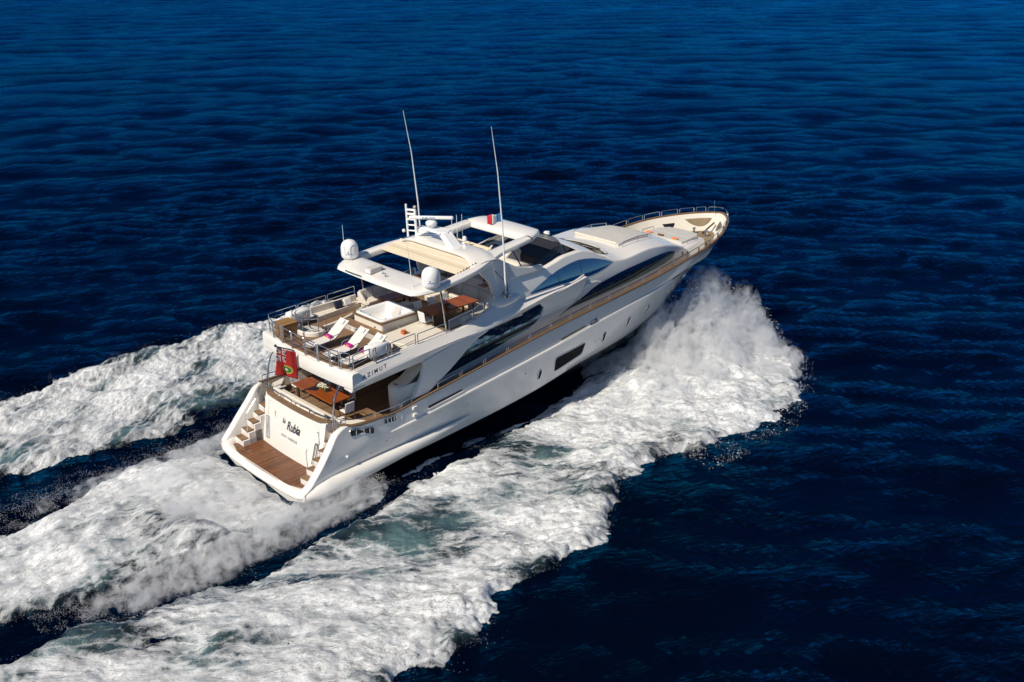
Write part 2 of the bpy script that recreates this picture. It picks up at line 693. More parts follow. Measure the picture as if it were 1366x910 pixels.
# thin lacy threads between the bubbles
wob = nt.nodes.new('ShaderNodeTexNoise')
wob.inputs['Scale'].default_value = 1.3
wob.inputs['Detail'].default_value = 5
nt.links.new(cv.outputs[0], wob.inputs['Vector'])
vadd = nt.nodes.new('ShaderNodeVectorMath')
vadd.operation = 'MULTIPLY_ADD'
vadd.inputs[1].default_value = (0.9, 0.9, 0)
nt.links.new(wob.outputs['Color'], vadd.inputs[0])
nt.links.new(cv.outputs[0], vadd.inputs[2])
vo = nt.nodes.new('ShaderNodeTexVoronoi')
vo.feature = 'DISTANCE_TO_EDGE'
vo.inputs['Scale'].default_value = 1.9
nt.links.new(vadd.outputs[0], vo.inputs['Vector'])
thread = math_n(nt, 'SUBTRACT', 1.0, math_n(nt, 'MULTIPLY', vo.outputs['Distance'], 5.5), True)
d = math_n(nt, 'SUBTRACT', at.outputs['Fac'], fr)
d = math_n(nt, 'ADD', d, math_n(nt, 'MULTIPLY', math_n(nt, 'MULTIPLY', thread, 0.16), math_n(nt, 'GREATER_THAN', at.outputs['Fac'], 0.25)))
mask = ramp(nt, [(0.42, (0, 0, 0)), (0.54, (0.35,) * 3), (0.62, (0.72,) * 3), (0.78, (1, 1, 1))], math_n(nt, 'ADD', d, 0.5))
wat = mixc(nt, ax.outputs['Fac'], col, (0.11, 0.19, 0.205))
white = ramp(nt, [(0.38, (0.20, 0.23, 0.25)), (0.47, (0.60, 0.62, 0.63)), (0.55, (0.91, 0.935, 0.95))], math_n(nt, 'ADD', math_n(nt, 'MULTIPLY', f2, 0.42), math_n(nt, 'ADD', math_n(nt, 'MULTIPLY', f1, 0.22), math_n(nt, 'MULTIPLY', f3, 0.36))))
nt.links.new(white.outputs[0], b.inputs['Base Color'])
b.inputs['Roughness'].default_value = 0.7
bn = nt.nodes.new('ShaderNodeBump')
bn.inputs['Strength'].default_value = 0.9
bn.inputs['Distance'].default_value = 0.17
nt.links.new(math_n(nt, 'ADD', f1, math_n(nt, 'MULTIPLY', f2, 0.7)), bn.inputs['Height'])
nt.links.new(bn.outputs[0], b.inputs['Normal'])
mxs = nt.nodes.new('ShaderNodeMixShader')
nt.links.new(mask.outputs[0], mxs.inputs[0])
nt.links.new(water_shader(nt, wat, nrm), mxs.inputs[1])
nt.links.new(b.outputs[0], mxs.inputs[2])
nt.links.new(mxs.outputs[0], nt.nodes['Material Output'].inputs[0])

m, nt, b = nmat('spray_white')
b.inputs['Base Color'].default_value = (0.93, 0.94, 0.95, 1)
b.inputs['Roughness'].default_value = 0.6
tr = nt.nodes.new('ShaderNodeBsdfTranslucent')
tr.inputs[0].default_value = (0.93, 0.94, 0.95, 1)
mx = nt.nodes.new('ShaderNodeMixShader')
mx.inputs[0].default_value = 0.5
nt.links.new(b.outputs[0], mx.inputs[1])
nt.links.new(tr.outputs[0], mx.inputs[2])
nt.links.new(mx.outputs[0], nt.nodes['Material Output'].inputs[0])

gx = axis_grow(-34, 60, 0.36, -70, 520, 1.018, 1.9)
gy = axis_grow(-42, 45, 0.36, -70, 520, 1.018, 1.9)
X, Y = np.meshgrid(gx, gy, indexing='ij')
SP = np.maximum(np.gradient(gx)[:, None] + 0 * Y, np.gradient(gy)[None, :] + 0 * X)
Z = sea_h(X, Y, SP)
sea = fast_mesh('sea', np.stack([X, Y, Z], -1).reshape(-1, 3), quad_faces(len(gx), len(gy)), 'sea_water', 4)
sea['kind'] = 'structure'
sea['label'] = 'deep navy blue open sea with small wind waves'

# outlines of the foam, in metres, measured from the photograph (x ahead, y to port)
S_OUT = spl([-60, -30, -13, -3, 0, 2.5, 4.5, 6.2, 9.2, 11.7, 14.4, 17.6, 21, 25, 28, 30, 31], [21, 18, 16, 15, 14.5, 13.5, 13.2, 13.4, 12.2, 10.5, 10.0, 10.7, 11.1, 10.4, 8.0, 5.6, 3.0])
S_IN = spl([-60, -30, -12.5, -10, -7.5, -4, -2.4, 0, 3, 5, 8, 10.7, 15.5, 17.5, 19.5, 27], [5.6, 5.3, 5.1, 5.2, 5.4, 5.6, 5.7, 5.5, 5.0, 4.6, 4.1, 3.6, 2.6, 1.9, 1.0, 0.4])
P_OUT = spl([-60, -30, -5, -1.6, 2.7, 9.3, 14, 18, 22, 26, 29, 31], [21, 18.8, 16.8, 17.5, 18.2, 18.7, 18.5, 17.6, 15.2, 11.2, 7, 3])
P_IN = spl([-60, -20, -8, -6, -4, -1.4, 3.4, 8, 15, 18, 27], [9, 8.4, 7.9, 7.5, 7.2, 7.3, 7.6, 6.0, 3.5, 2.5, 0.6])
C_P = spl([-60, -20, -9.7, -7.5, -4.9, -1.6, 1.0, 1.6], [1.2, 2.0, 3.1, 3.6, 4.3, 4.7, 4.4, 3.6])
C_S = spl([-60, -20, -12, -7, -3.4, -1, 2.6, 4.2], [2.5, 2.8, 3.3, 4.0, 4.4, 4.9, 5.0, 3.9])
X_FRONT = spl([0, 1, 3, 5, 7, 8.2, 10.6, 13], [26.6, 27.6, 29.9, 31.0, 30.3, 29.0, 25.4, 20])
HALF = spl([-1, 0, 2, 6, 10, 14, 17, 20, 22, 24, 26, 27.4], [0, 3.2, 3.45, 3.45, 3.3, 3.2, 3.0, 2.6, 2.2, 1.5, 0.7, 0.1])


def plume(x, yl):
    c = 2.9 + 0.16 * np.clip(26.5 - x, 0, 20)
    sg = np.where(yl > c, 3.3, 2.5)
    wx = np.where(x > 26.3, 4.4, 6.2)
    return 3.1 * np.exp(-((x - 26.3) / wx) ** 2) * np.exp(-((yl - c) / sg) ** 2) * sstep(0.0, 1.6, X_FRONT(yl) + 1.5 * fbm(0.12 * (0.8 * x + 0.6 * yl), 0.8 * yl - 0.6 * x, 1.5, 3, 141) - x)


def flow(x, y):
    """coordinates along and across the way the foam was thrown: out from the bow, straight astern behind."""
    c = np.abs(y) < 5.2 + 0 * x
    c = c & (x < 4.2)
    u = np.where(c, x, 0.80 * x + 0.60 * np.abs(y))
    v = np.where(c, y, -0.60 * x + 0.80 * np.abs(y))
    return u * 0.42, v


def wake_fields(x, y):
    jag = 1.05 * fbm(x, y, 3.2, 4, 5) + 0.45 * fbm(x, y, 0.8, 4, 9, 0.65)
    yl = np.abs(y)
    stb = y < 0
    # signed distances into each foam sheet (positive inside)
    out = np.where(stb, S_OUT(x), P_OUT(x)) - yl
    inn = yl - np.where(stb, S_IN(x), P_IN(x))
    front = (X_FRONT(yl) - x) * 0.8
    side = np.minimum(np.minimum(out + jag * 0.9, inn + 0.75 * jag), front + 0.4 * jag)
    cw = np.where(y > 0, C_P(x) - yl, C_S(x) - yl)
    cen = np.minimum(np.minimum(cw, np.where(yl > 3.75, 4.2 - x, 0.3 - x - 0.5 * jag)) + 0.7 * jag, 60 + x)
    line = 0.40 - np.abs(yl - (HALF(x) + 0.12)) + 0.22 * jag
    line = np.where((x > 2.5) & (x < 19), line, -1.0)
    dist = np.maximum(np.maximum(side, cen), line)
    is_l = line >= np.maximum(side, cen)
    is_c = (cen > side) & ~is_l
    body = sstep(-0.05, 0.8, dist)
    su, sv = flow(x, y)
    big = fbm(x * 0.8, y, 2.4, 3, 31)
    rid = fbm(su * 1.3, sv, 0.62, 5, 41, 0.62, True) * (1 - 0.45 * sstep(15, 21, x))
    fine = fbm(su * 1.6, sv, 0.27, 4, 61, 0.68, True) * (1 - 0.5 * sstep(15, 21, x))
    ridge = np.exp(-((out - 1.6) / 1.5) ** 2) * (side > -0.5) * sstep(30, 22, x)
    lift = body * np.maximum(0.20 + 0.20 * big + 0.10 * rid + 0.035 * fine, 0.13 + 0.03 * fine) + ridge * body * (0.10 + 0.18 * big + 0.05 * fine + 0.06 * rid)
    hump = 0.55 * np.exp(-((x + 5.0) / 4.0) ** 2) * np.exp(-(yl / 3.2) ** 2) + 0.35 * np.exp(-((x + 13) / 7.0) ** 2) * np.exp(-(yl / 2.4) ** 2)
    lift = lift + body * hump * (0.9 + 0.8 * big)
    lift = np.where(is_c, lift * (0.25 + 0.75 * sstep(0.3, -2.8, x)) + 0.12 * body, lift)
    pl = plume(x, yl)
    lift = lift + np.where(dist > -0.3, 0.46 * pl * (0.85 + 0.7 * big + 0.45 * rid), 0) * body
    lift = np.where(is_l, body * (0.12 + 0.1 * fine), lift)
    z = lift - 0.08 - 0.5 * sstep(0.05, -0.4, dist)
    # how dense the foam is: thick near its outer ridges and under the plume, lacy inside and far astern
    patch = fbm(su, sv, 2.4, 5, 71, 0.6)
    dens = 0.555 + 0.12 * sstep(7.5, 2.0, out) + 0.17 * sstep(10, 19, x) + 0.46 * patch - 0.20 * sstep(1.5, 0.1, out) * sstep(26, 18, x)
    dens = np.where(inn < 2.6, dens - 0.045 * (2.6 - inn) * sstep(19, 12, x), dens)
    dens_c = 0.585 + 0.18 * sstep(-14, -2, x) * sstep(0.2, 2.4, cw) + 0.46 * patch - 0.16 * sstep(1.6, 0.2, cw)
    dens = np.where(x > 22, np.maximum(dens, 0.62 + 0.2 * patch), dens)
    dens = np.where(is_c, dens_c, dens)
    dens = np.where(is_l, 0.60 + 0.3 * patch, dens)
    dens = dens * sstep(-0.15, 0.25, dist)
    teal = np.clip(0.42 + 0.9 * fbm(x, y, 2.6, 3, 81), 0, 0.95) * sstep(0.0, 1.4, dist) * np.where(is_l, 0.3, 1.0)
    return z, dens, teal, dist


sx, sy = np.arange(-46, 32.0, 0.085), np.arange(-22, 22, 0.085)
X, Y = np.meshgrid(sx, sy, indexing='ij')
zz, dens, teal, dist = wake_fields(X, Y)
SU, SV = flow(X, Y)
Z = sea_h(X, Y) + zz
keep = (dist > -0.45)
fq = quad_faces(len(sx), len(sy))
fq = fq[keep.ravel()[fq].any(axis=1)]
used = np.unique(fq)
remap = np.full(X.size, -1)
remap[used] = np.arange(len(used))
co = np.stack([X, Y, Z], -1).reshape(-1, 3)[used]
wake = fast_mesh('wake_foam', co, remap[fq], 'wake_water', 4, {'foam': dens.ravel()[used], 'teal': teal.ravel()[used], 'su': SU.ravel()[used], 'sv': SV.ravel()[used]})
wake['kind'] = 'stuff'
wake['label'] = 'churned white foam of the wake spreading behind and beside the yacht'
wake['category'] = 'foam'


def droplets(P, rad, name):
    n = len(P)
    rs = np.random.default_rng(5)
    base = np.array([[1, 1, 1], [1, -1, -1], [-1, 1, -1], [-1, -1, 1]]) * 0.6
    q = rs.normal(size=(n, 4))
    q /= np.linalg.norm(q, axis=1)[:, None]
    w, x, y, z = q.T
    M = np.stack([1 - 2 * (y*y + z*z), 2 * (x*y - z*w), 2 * (x*z + y*w), 2 * (x*y + z*w), 1 - 2 * (x*x + z*z), 2 * (y*z - x*w),
                  2 * (x*z - y*w), 2 * (y*z + x*w), 1 - 2 * (x*x + y*y)], 1).reshape(n, 3, 3)
    V = np.einsum('nij,kj->nki', M, base) * rad[:, None, None] + P[:, None, :]
    f = np.array([[0, 1, 2], [0, 3, 1], [0, 2, 3], [1, 3, 2]])
    F = (np.arange(n)[:, None, None] * 4 + f[None]).reshape(-1, 3)
    return fast_mesh(name, V.reshape(-1, 3), F, 'spray_white', 3, smooth=False)


def clump(x, y, z, sc, seed):
    return perlin(x / sc + 0.6 * z / sc, y / sc + 0.45 * z / sc, seed) + 0.5 * perlin(x / sc * 2.1, (y + z) / sc * 2.1, seed + 5)


rs = np.random.default_rng(77)
PTS, RAD = [], []
# bow plume, both sides
n = 1300000
x = rs.uniform(15, 32.2, n)
yl = rs.uniform(0.4, 12.5, n)
sgn = np.where(rs.random(n) < 0.68, -1.0, 1.0)
H = plume(x, yl) * (1.0 + 0.55 * fbm(x, yl, 1.5, 3, 91)) + 0.16
u = rs.random(n)
z = H * 1.3 * u ** 1.25
pr = np.clip(H / 2.2, 0, 1) * (1.05 - 0.75 * u) * np.clip(0.42 + 1.5 * clump(x, yl, z, 0.9, 101), 0, 1)
pr *= sstep(-0.4, 0.5, X_FRONT(yl) + 0.7 * fbm(x, yl, 0.8, 2, 95) - x) * (yl > HALF(x) * 0.9 - 0.15)
k = rs.random(n) < pr * 0.85
PTS.append(np.stack([x, yl * sgn, z], 1)[k])
# low splash over the foam sheets and along their edges
n = 900000
x = rs.uniform(-34, 30, n)
y = rs.uniform(-19, 20, n)
_, dn, _, ds = wake_fields(x, y)
edge = np.exp(-((ds - 0.15) / 0.30) ** 2) * 0.30 + 0.08 * (ds > 0.3)
k = (rs.random(n) < edge * np.clip(0.3 + 2.2 * perlin(x / 1.3, y / 1.3, 111), 0, 1)) & (np.abs(y) > HALF(x) - 0.1)
zb = sea_h(x, y)
PTS.append(np.stack([x, y, zb + 0.05 + rs.exponential(0.11, n)], 1)[k])
# spray thrown up from the quarters and the rooster behind the platform
n = 420000
x = rs.uniform(-11, 3.6, n)
y = rs.normal(0, 1, n)
qs = rs.random(n) < 0.62
yc = np.where(rs.random(n) < 0.6, -1.0, 1.0) * (4.0 + 0.03 * (3 - x))
yy = np.where(qs, yc + y * (0.28 + 0.05 * (3.4 - x)), y * 1.9)
Hq = np.where(qs, 0.95 * np.exp(-((x - 1.0) / 3.2) ** 2) + 0.25, 1.0 * np.exp(-((x + 3.6) / 3.0) ** 2) + 0.2)
u = rs.random(n)
z = Hq * u ** 1.4
k = rs.random(n) < np.clip(0.45 + 1.6 * clump(x, yy, z, 0.7, 121), 0, 1) * (1 - 0.6 * u) * 0.7
k &= ~((np.abs(yy) < 3.75) & (x > -0.12))
PTS.append(np.stack([x, yy, z + 0.05], 1)[k])
P = np.concatenate(PTS)
BIG = np.concatenate([np.full(len(q), 1.0 if i_ else 1.3) for i_, q in enumerate(PTS)])
ok_ = ~((np.abs(P[:, 1]) < 3.85) & (P[:, 0] > -0.25) & (P[:, 0] < 14) & (P[:, 2] > 0.25))
P, BIG = P[ok_], BIG[ok_]
RAD = 0.0045 + rs.exponential(0.0050, len(P))
RAD = np.where((BIG > 1.1) & (rs.random(len(P)) < 0.30), 0.009 + rs.exponential(0.007, len(P)), RAD)
spray = droplets(P, np.minimum(RAD, np.where(BIG > 1.1, 0.04, 0.0105)), 'spray_droplets')
spray['kind'] = 'stuff'
spray['label'] = 'white spray of fine droplets thrown up at the bow and stern'
spray['category'] = 'spray'


# mist hanging in the bow plume and behind the quarters: closed shells of drifting, uneven vapour
def mist_mat(name, dens, sc, zfall):
    m = bpy.data.materials.new(name)
    m.use_nodes = True
    nt = m.node_tree
    nt.nodes.remove(nt.nodes['Principled BSDF'])
    pv = nt.nodes.new('ShaderNodeVolumePrincipled')
    pv.inputs['Color'].default_value = (0.97, 0.975, 0.98, 1)
    pv.inputs['Anisotropy'].default_value = 0.15
    v = coords(nt)
    f = noise(nt, v, sc, 9, 0.68, 0.8)
    r_ = ramp(nt, [(0.43, (0, 0, 0)), (0.62, (1, 1, 1))], f)
    sz = nt.nodes.new('ShaderNodeSeparateXYZ')
    nt.links.new(v, sz.inputs[0])
    fall = math_n(nt, 'SUBTRACT', 1.0, math_n(nt, 'DIVIDE', sz.outputs['Z'], zfall), True)
    d = math_n(nt, 'MULTIPLY', math_n(nt, 'MULTIPLY', r_.outputs[0], fall), dens)
    nt.links.new(d, pv.inputs['Density'])
    nt.links.new(pv.outputs[0], nt.nodes['Material Output'].inputs['Volume'])
    MATS[name] = m


mist_mat('spray_mist', 5.2, 2.3, 5.0)
MESHES = []
for s in (-1, 1):
    mx_ = np.arange(14.0, 32.0, 0.16)
    my_ = np.arange(0.2, 12.0, 0.16)
    X, Y = np.meshgrid(mx_, my_, indexing='ij')
    Hm = plume(X, Y) * (1.15 + 1.1 * fbm(0.45 * (0.8 * X + 0.6 * Y), 0.8 * Y - 0.6 * X, 1.1, 5, 131, 0.6) + 0.8 * fbm(X, Y * s, 1.5, 4, 133, 0.6))
    Hm = np.where((Hm > 0.15) & (X_FRONT(Y) - 0.35 > X), Hm, -0.3)
    top = np.stack([X, Y * s, np.where(Hm > -0.29, Hm, -1.3)], -1).reshape(-1, 3)
    bot = top.copy()
    bot[:, 2] = -1.32
    qf = quad_faces(len(mx_), len(my_))
    if s < 0:
        qf = qf[:, ::-1]
    k0 = len(top)
    F = np.concatenate([qf, qf[:, ::-1] + k0])
    mo = fast_mesh('spray_mist', np.concatenate([top, bot]), F, 'spray_mist', 4)
    mo['kind'] = 'stuff'
    mo['label'] = 'fine white mist hanging over the near bow wave' if s < 0 else 'fine white mist hanging over the far bow wave'
    mo['category'] = 'mist'


def quarter_h(x, y):
    yl = np.abs(y)
    c = 4.15 + 0.02 * (3 - x)
    w = 0.42 + 0.06 * np.clip(3.6 - x, 0, 14)
    q = (0.95 * np.exp(-((x - 0.8) / 3.0) ** 2) + 0.38 * np.exp(-((x + 4.5) / 4.0) ** 2)) * np.exp(-((yl - c) / w) ** 2) * sstep(3.9, 2.6, x) * np.where(y > 0, 0.42, 1.0)
    r = 0.95 * np.exp(-((x + 3.4) / 2.6) ** 2) * np.exp(-((yl - 1.2) / 1.9) ** 2) * sstep(-0.3, -1.2, x)
    return np.maximum(q, r)


mist_mat('quarter_mist', 4.5, 2.2, 2.0)
X, Y = np.meshgrid(np.arange(-12, 4.2, 0.16), np.arange(-7, 7, 0.16), indexing='ij')
Hm = quarter_h(X, Y) * (1.25 + 1.1 * fbm(X, Y, 1.1, 4, 151))
blk = (np.abs(Y) < 3.9) & (X > -0.3)
Hm = np.where((Hm > 0.10) & ~blk, Hm + 0.1, -1.3)
top = np.stack([X, Y, Hm], -1).reshape(-1, 3)
bot = top.copy()
bot[:, 2] = -1.32
qf = quad_faces(X.shape[0], X.shape[1])
mo = fast_mesh('stern_mist', np.concatenate([top, bot]), np.concatenate([qf, qf[:, ::-1] + len(top)]), 'quarter_mist', 4)
mo['kind'] = 'stuff'
mo['label'] = 'low white mist thrown up behind the platform and the stern quarters'
mo['category'] = 'mist'

# ------------------------------------------------------------ the yacht: hull
yacht = thing('motor_yacht', 'large white three-deck motor yacht planing to the right with the name on its transom', 'yacht', (0, 0, 0))


def part(mb, name, mat, parent=None, **kw):
    return mb.build(name, mat, parent if parent is not None else yacht, **kw)


# gunwale line, starboard and port alike: x, half beam, height
CAPX = [2.15, 2.5, 3.2, 4.5, 6.2, 8.5, 11.4, 14.15, 18.3, 21, 23.8, 26.3, 27.8, 29.3, 30.6, 31.35, 31.65]
CAPY = spl(CAPX, [3.12, 3.34, 3.48, 3.52, 3.55, 3.55, 3.55, 3.52, 3.47, 3.42, 3.32, 3.06, 2.70, 2.02, 1.22, 0.52, 0.0])
CAPZ = spl(CAPX, [3.04, 2.95, 2.87, 2.86, 3.06, 3.35, 3.69, 4.00, 4.36, 4.60, 4.91, 5.14, 5.30, 5.40, 5.44, 5.45, 5.45])
TOPX = [0.10, 0.4, 0.9, 1.5, 2.0] + CAPX[1:]
TOPY = spl(TOPX, [3.42, 3.50, 3.50, 3.44, 3.38] + [float(CAPY(x)) for x in CAPX[1:]])
TOPZ = spl(TOPX, [0.72, 0.98, 1.52, 2.22, 2.80] + [float(CAPZ(x)) for x in CAPX[1:]])
RUBX = [0.10, 1.5, 4.4, 5.8, 9.7, 13.6, 17.6, 21.2, 23.0, 26, 28.5, 30.2, 31.0]
RUBY = spl(RUBX, [3.44, 3.5, 3.56, 3.59, 3.59, 3.57, 3.50, 3.40, 3.24, 2.75, 1.9, 0.85, 0.0])
RUBZ = spl(RUBX, [0.68, 1.4, 2.08, 2.20, 2.62, 3.04, 3.52, 3.92, 4.12, 4.4, 4.6, 4.68, 4.72])
CHX = [0.10, 4, 9.5, 13, 17, 19.6, 22.2, 24.2, 26, 27.3, 27.9]
CHY = spl(CHX, [3.36, 3.38, 3.28, 3.18, 3.0, 2.7, 2.2, 1.66, 0.98, 0.36, 0.0])
CHZ = spl(CHX, [0.40, 0.52, 0.76, 1.0, 1.48, 1.58, 1.74, 1.95, 2.2, 2.42, 2.5])
KEX = [0.10, 12, 20, 24, 26.0, 27.0]
KEZ = spl(KEX, [-0.75, -0.95, -0.75, -0.2, 0.55, 1.35])
SS = np.concatenate([np.linspace(0, 0.86, 74), 0.86 + 0.14 * np.sin(np.linspace(0, 1, 34)[1:] * np.pi / 2)])
SS[-1] = 1.0


def hull_rows(s):
    """points from gunwale to keel at station s, starboard half (positive y here)."""
    L = []
    xt = 0.10 + (31.65 - 0.10) * s
    xr = 0.10 + (31.0 - 0.10) * s
    xc = 0.10 + (27.9 - 0.10) * s
    xk = 0.10 + (27.0 - 0.10) * s
    a = np.array([xt, float(TOPY(xt)), float(TOPZ(xt))])
    r_ = np.array([xr, float(RUBY(xr)), min(float(RUBZ(xr)), float(TOPZ(xt)) - 0.02)])
    c = np.array([xc, float(CHY(xc)), float(CHZ(xc))])
    k = np.array([xk, 0.0, float(KEZ(xk))])
    fl = 1.0 - 0.42 * float(sstep(0.55, 0.95, s))
    for t in (0, 0.35, 0.7, 1.0):
        L.append(a * (1 - t) + r_ * t)
    for t in (0.12, 0.25, 0.4, 0.55, 0.7, 0.85, 1.0):
        p = r_ * (1 - t) + c * t
        p[1] = r_[1] + (c[1] - r_[1]) * t ** fl
        L.append(p)
    for t in (0.06, 0.3, 0.6, 1.0):
        p = c * (1 - t) + k * t
        L.append(p)
    return L


HROWS = [hull_rows(s) for s in SS]


def hull_y(x, z):
    """half beam of the topside at a given x and z."""
    ys, zs = [], []
    for j in range(11):
        xs_ = [r_[j][0] for r_ in HROWS]
        ys.append(np.interp(x, xs_, [r_[j][1] for r_ in HROWS]))
        zs.append(np.interp(x, xs_, [r_[j][2] for r_ in HROWS]))
    return float(np.interp(z, zs[::-1], ys[::-1]))


mb = MB()
for s in (1, -1):
    mb.grid([[(p[0], s * p[1], p[2]) for p in row] for row in HROWS], flip=s < 0)
# stern closing below the platform, and the rounded tops of the stern wings
tr0 = HROWS[0]
mb.grid([[(p[0], p[1], p[2]) for p in tr0], [(p[0], -p[1], p[2]) for p in tr0]])
hull = part(mb, 'hull', 'gelcoat_shade', smooth=40)
boot = MB()
for s in (1, -1):
    rows = []
    for row in HROWS[2:]:
        c, d = np.array(row[10]), np.array(row[11])
        e = c * 0.94 + np.array(row[9]) * 0.06
        rows.append([(e[0], s * (e[1] + 0.006), e[2]), (c[0], s * (c[1] + 0.012), c[2] - 0.01), (d[0], s * (d[1] + 0.004), d[2] - 0.02)])
    boot.grid(rows)
part(boot, 'boot_stripe', 'boot_black', hull)

# rub rail, a bright half-round moulding, and the groove at its fore end
for s in (1, -1):
    xs = np.linspace(4.45, 23.2, 70)
    path = [(x, s * (hull_y(x, float(RUBZ(x))) + 0.005), float(RUBZ(x))) for x in xs]
    rad = [0.02 + 0.038 * min(1, i / 2) * min(1, (69 - i) / 6 + 0.2) for i in range(70)]
    part(MB().tube(path, rad, 8, rz=[q * 1.25 for q in rad]), 'rub_rail', 'gelcoat', hull)
    xs = np.linspace(23.2, 24.8, 8)
    part(MB().tube([(x, s * (hull_y(x, float(RUBZ(x))) + 0.002), float(RUBZ(x))) for x in xs], 0.03, 6), 'groove', 'dark_metal', hull)
# bulging spray knocker round the stern
cx = [(8.9, 3.50, 1.30, .03, .02), (7.8, 3.55, 1.22, .10, .08), (6.6, 3.58, 1.12, .17, .14), (5.4, 3.58, 1.03, .22, .19), (4, 3.58, .94, .27, .23), (2.6, 3.56, .84, .31, .26),
      (1.4, 3.50, .76, .33, .29), (.75, 3.40, .68, .31, .30), (.38, 3.20, .60, .27, .28), (.20, 2.9, .54, .22, .22), (.12, 2.2, .48, .19, .18), (.08, 1.1, .46, .19, .17), (.06, 0, .46, .19, .17)]
cx = [(x, y, z, rz * 1.1, ry * 1.25) for x, y, z, rz, ry in cx]
full = [(x, -y, z, rz, ry) for x, y, z, rz, ry in cx] + [(x, y, z, rz, ry) for x, y, z, rz, ry in cx[::-1][1:]]
part(MB().tube([p[:3] for p in full], [p[4] for p in full], 16, rz=[p[3] for p in full]), 'stern_bulge', 'gelcoat', smooth=60)

# bathing platform
pl = part(MB().prism([(0.02, -2.6), (0.3, -3.2), (0.7, -3.4), (2.2, -3.3), (2.2, 3.3), (0.7, 3.4), (0.3, 3.2), (0.02, 2.6), (-0.03, 0)], 'z', 0.30, 0.655), 'bathing_platform', 'gelcoat', bevel=0.03)
tk = [(0.17, -2.95), (1.62, -2.35), (1.50, 0), (1.62, 2.35), (1.2, 2.75), (0.17, 2.95), (0.09, 1.5), (0.07, 0), (0.09, -1.5)]
part(MB().prism(tk, 'z', 0.64, 0.675), 'teak_planks', 'teak_wet', pl, smooth=0)
for y in (-2.75, 2.75):
    part(MB().box((0.30, y, 0.685), (0.16, 0.32, 0.03)), 'fairlead', 'steel', pl, bevel=0.01)

# the sloping stern wings that flank the stairs
for s in (1, -1):
    rows = []
    for x in np.concatenate([np.linspace(0.12, 2.2, 16), [2.35, 2.5]]):
        y, z = float(TOPY(x)), float(TOPZ(x))
        w = 0.40 if x < 1.8 else 0.40 - 0.26 * (x - 1.8) / 0.7
        rows.append([(x, s * y, z), (x - 0.02, s * (y - 0.04), z + 0.045), (x - 0.03, s * (y - 0.12), z + 0.075), (x - 0.03, s * (y - w * .75), z + 0.075), (x - 0.02, s * (y - w + 0.03), z + 0.05), (x, s * (y - w), z), (x, s * (y - w - 0.02), min(z - 0.1, 0.6))])
    part(MB().grid(rows, flip=s < 0), 'stern_wing', 'gelcoat', smooth=60)

# transom with its name
def tr_x(y, z):
    return 1.50 + 0.44 * (z - 0.66) / 2.2 + 0.10 * (y / 2.3) ** 2


rows = []
for z in np.linspace(0.64, 2.86, 10):
    w = 2.28 + 0.08 * (z - 0.66) / 2.2
    rows.append([(3.0, -w, z)] + [(tr_x(y, z), y, z) for y in np.linspace(-w, w, 17)] + [(3.0, w, z)])
rows.append([(3.0, -2.3, 2.87)] + [(tr_x(y, 2.86) + 0.12, y, 2.9) for y in np.linspace(-2.3, 2.3, 17)] + [(3.0, 2.3, 2.87)])
rows.append([(3.0, -2.2, 2.87)] + [(2.35, y, 2.9) for y in np.linspace(-2.2, 2.2, 17)] + [(3.0, 2.2, 2.87)])
transom = part(MB().grid(rows), 'transom', 'gelcoat', smooth=50)
seam = [(tr_x(y, z) - 0.004, y, z) for y, z in rrect(2.0, 0.93, 0.25, 6, 0, 1.72)]
part(MB().tube(seam, 0.011, 5, closed=True), 'garage_door_seam', 'fabric_grey', transom)
for s in (1, -1):
    g = [(tr_x(s * 1.72, z) - 0.05, s * (1.72 + dy), z) for z, dy in ((0.98, 0.0), (0.98, 0.20), (1.92, 0.32), (1.92, 0.14))]
    part(MB().tube(rounded(g + g[:1], 0.06), 0.022, 6), 'grab_rail', 'dark_metal' if s < 0 else 'steel', transom)
upv = Vector((0.2, 0, 1))
part(MB().box((tr_x(1.1, 2.1) - 0.005, 1.35, 2.12), (0.02, 0.07, 0.5)), 'vent', 'gelcoat_cream', transom, bevel=0.02)
lettering('la', 'name_lettering', 'ink_navy', transom, (tr_x(0.62, 2.02) - .012, 0.60, 2.02), (0, -1, 0.02), upv, 0.26, shear=0.3, bold=0.004)
lettering('Rubia', 'name_lettering', 'ink_navy', transom, (tr_x(-0.3, 1.84) - .012, -0.16, 1.84), (0, -1, 0.04), upv, 0.42, shear=0.30, bold=0.016, xs=0.78)
lettering('ROAD', 'port_lettering', 'ink_grey', transom, (tr_x(0.5, 1.42) - .008, 0.52, 1.42), (0, -1, 0), upv, 0.13, xs=0.85)
lettering('HARBOUR', 'port_lettering', 'ink_grey', transom, (tr_x(0.4, 1.42) - .008, -0.17, 1.42), (0, -1, 0), upv, 0.13, xs=0.85)

# teak-topped after rail over the transom
ys = np.linspace(-2.45, 2.45, 25)
rows = []
for y in ys:
    x0 = 1.80 + 0.12 * (y / 2.3) ** 2 + 0.28 * max(0, (abs(y) - 1.9) / 0.55) ** 2
    rows.append([(x0, y, 2.90), (x0 + .005, y, 2.965), (x0 + 0.27, y, 2.97), (x0 + 0.28, y, 2.90)])
part(MB().grid(rows), 'after_cap', 'teak_cap')

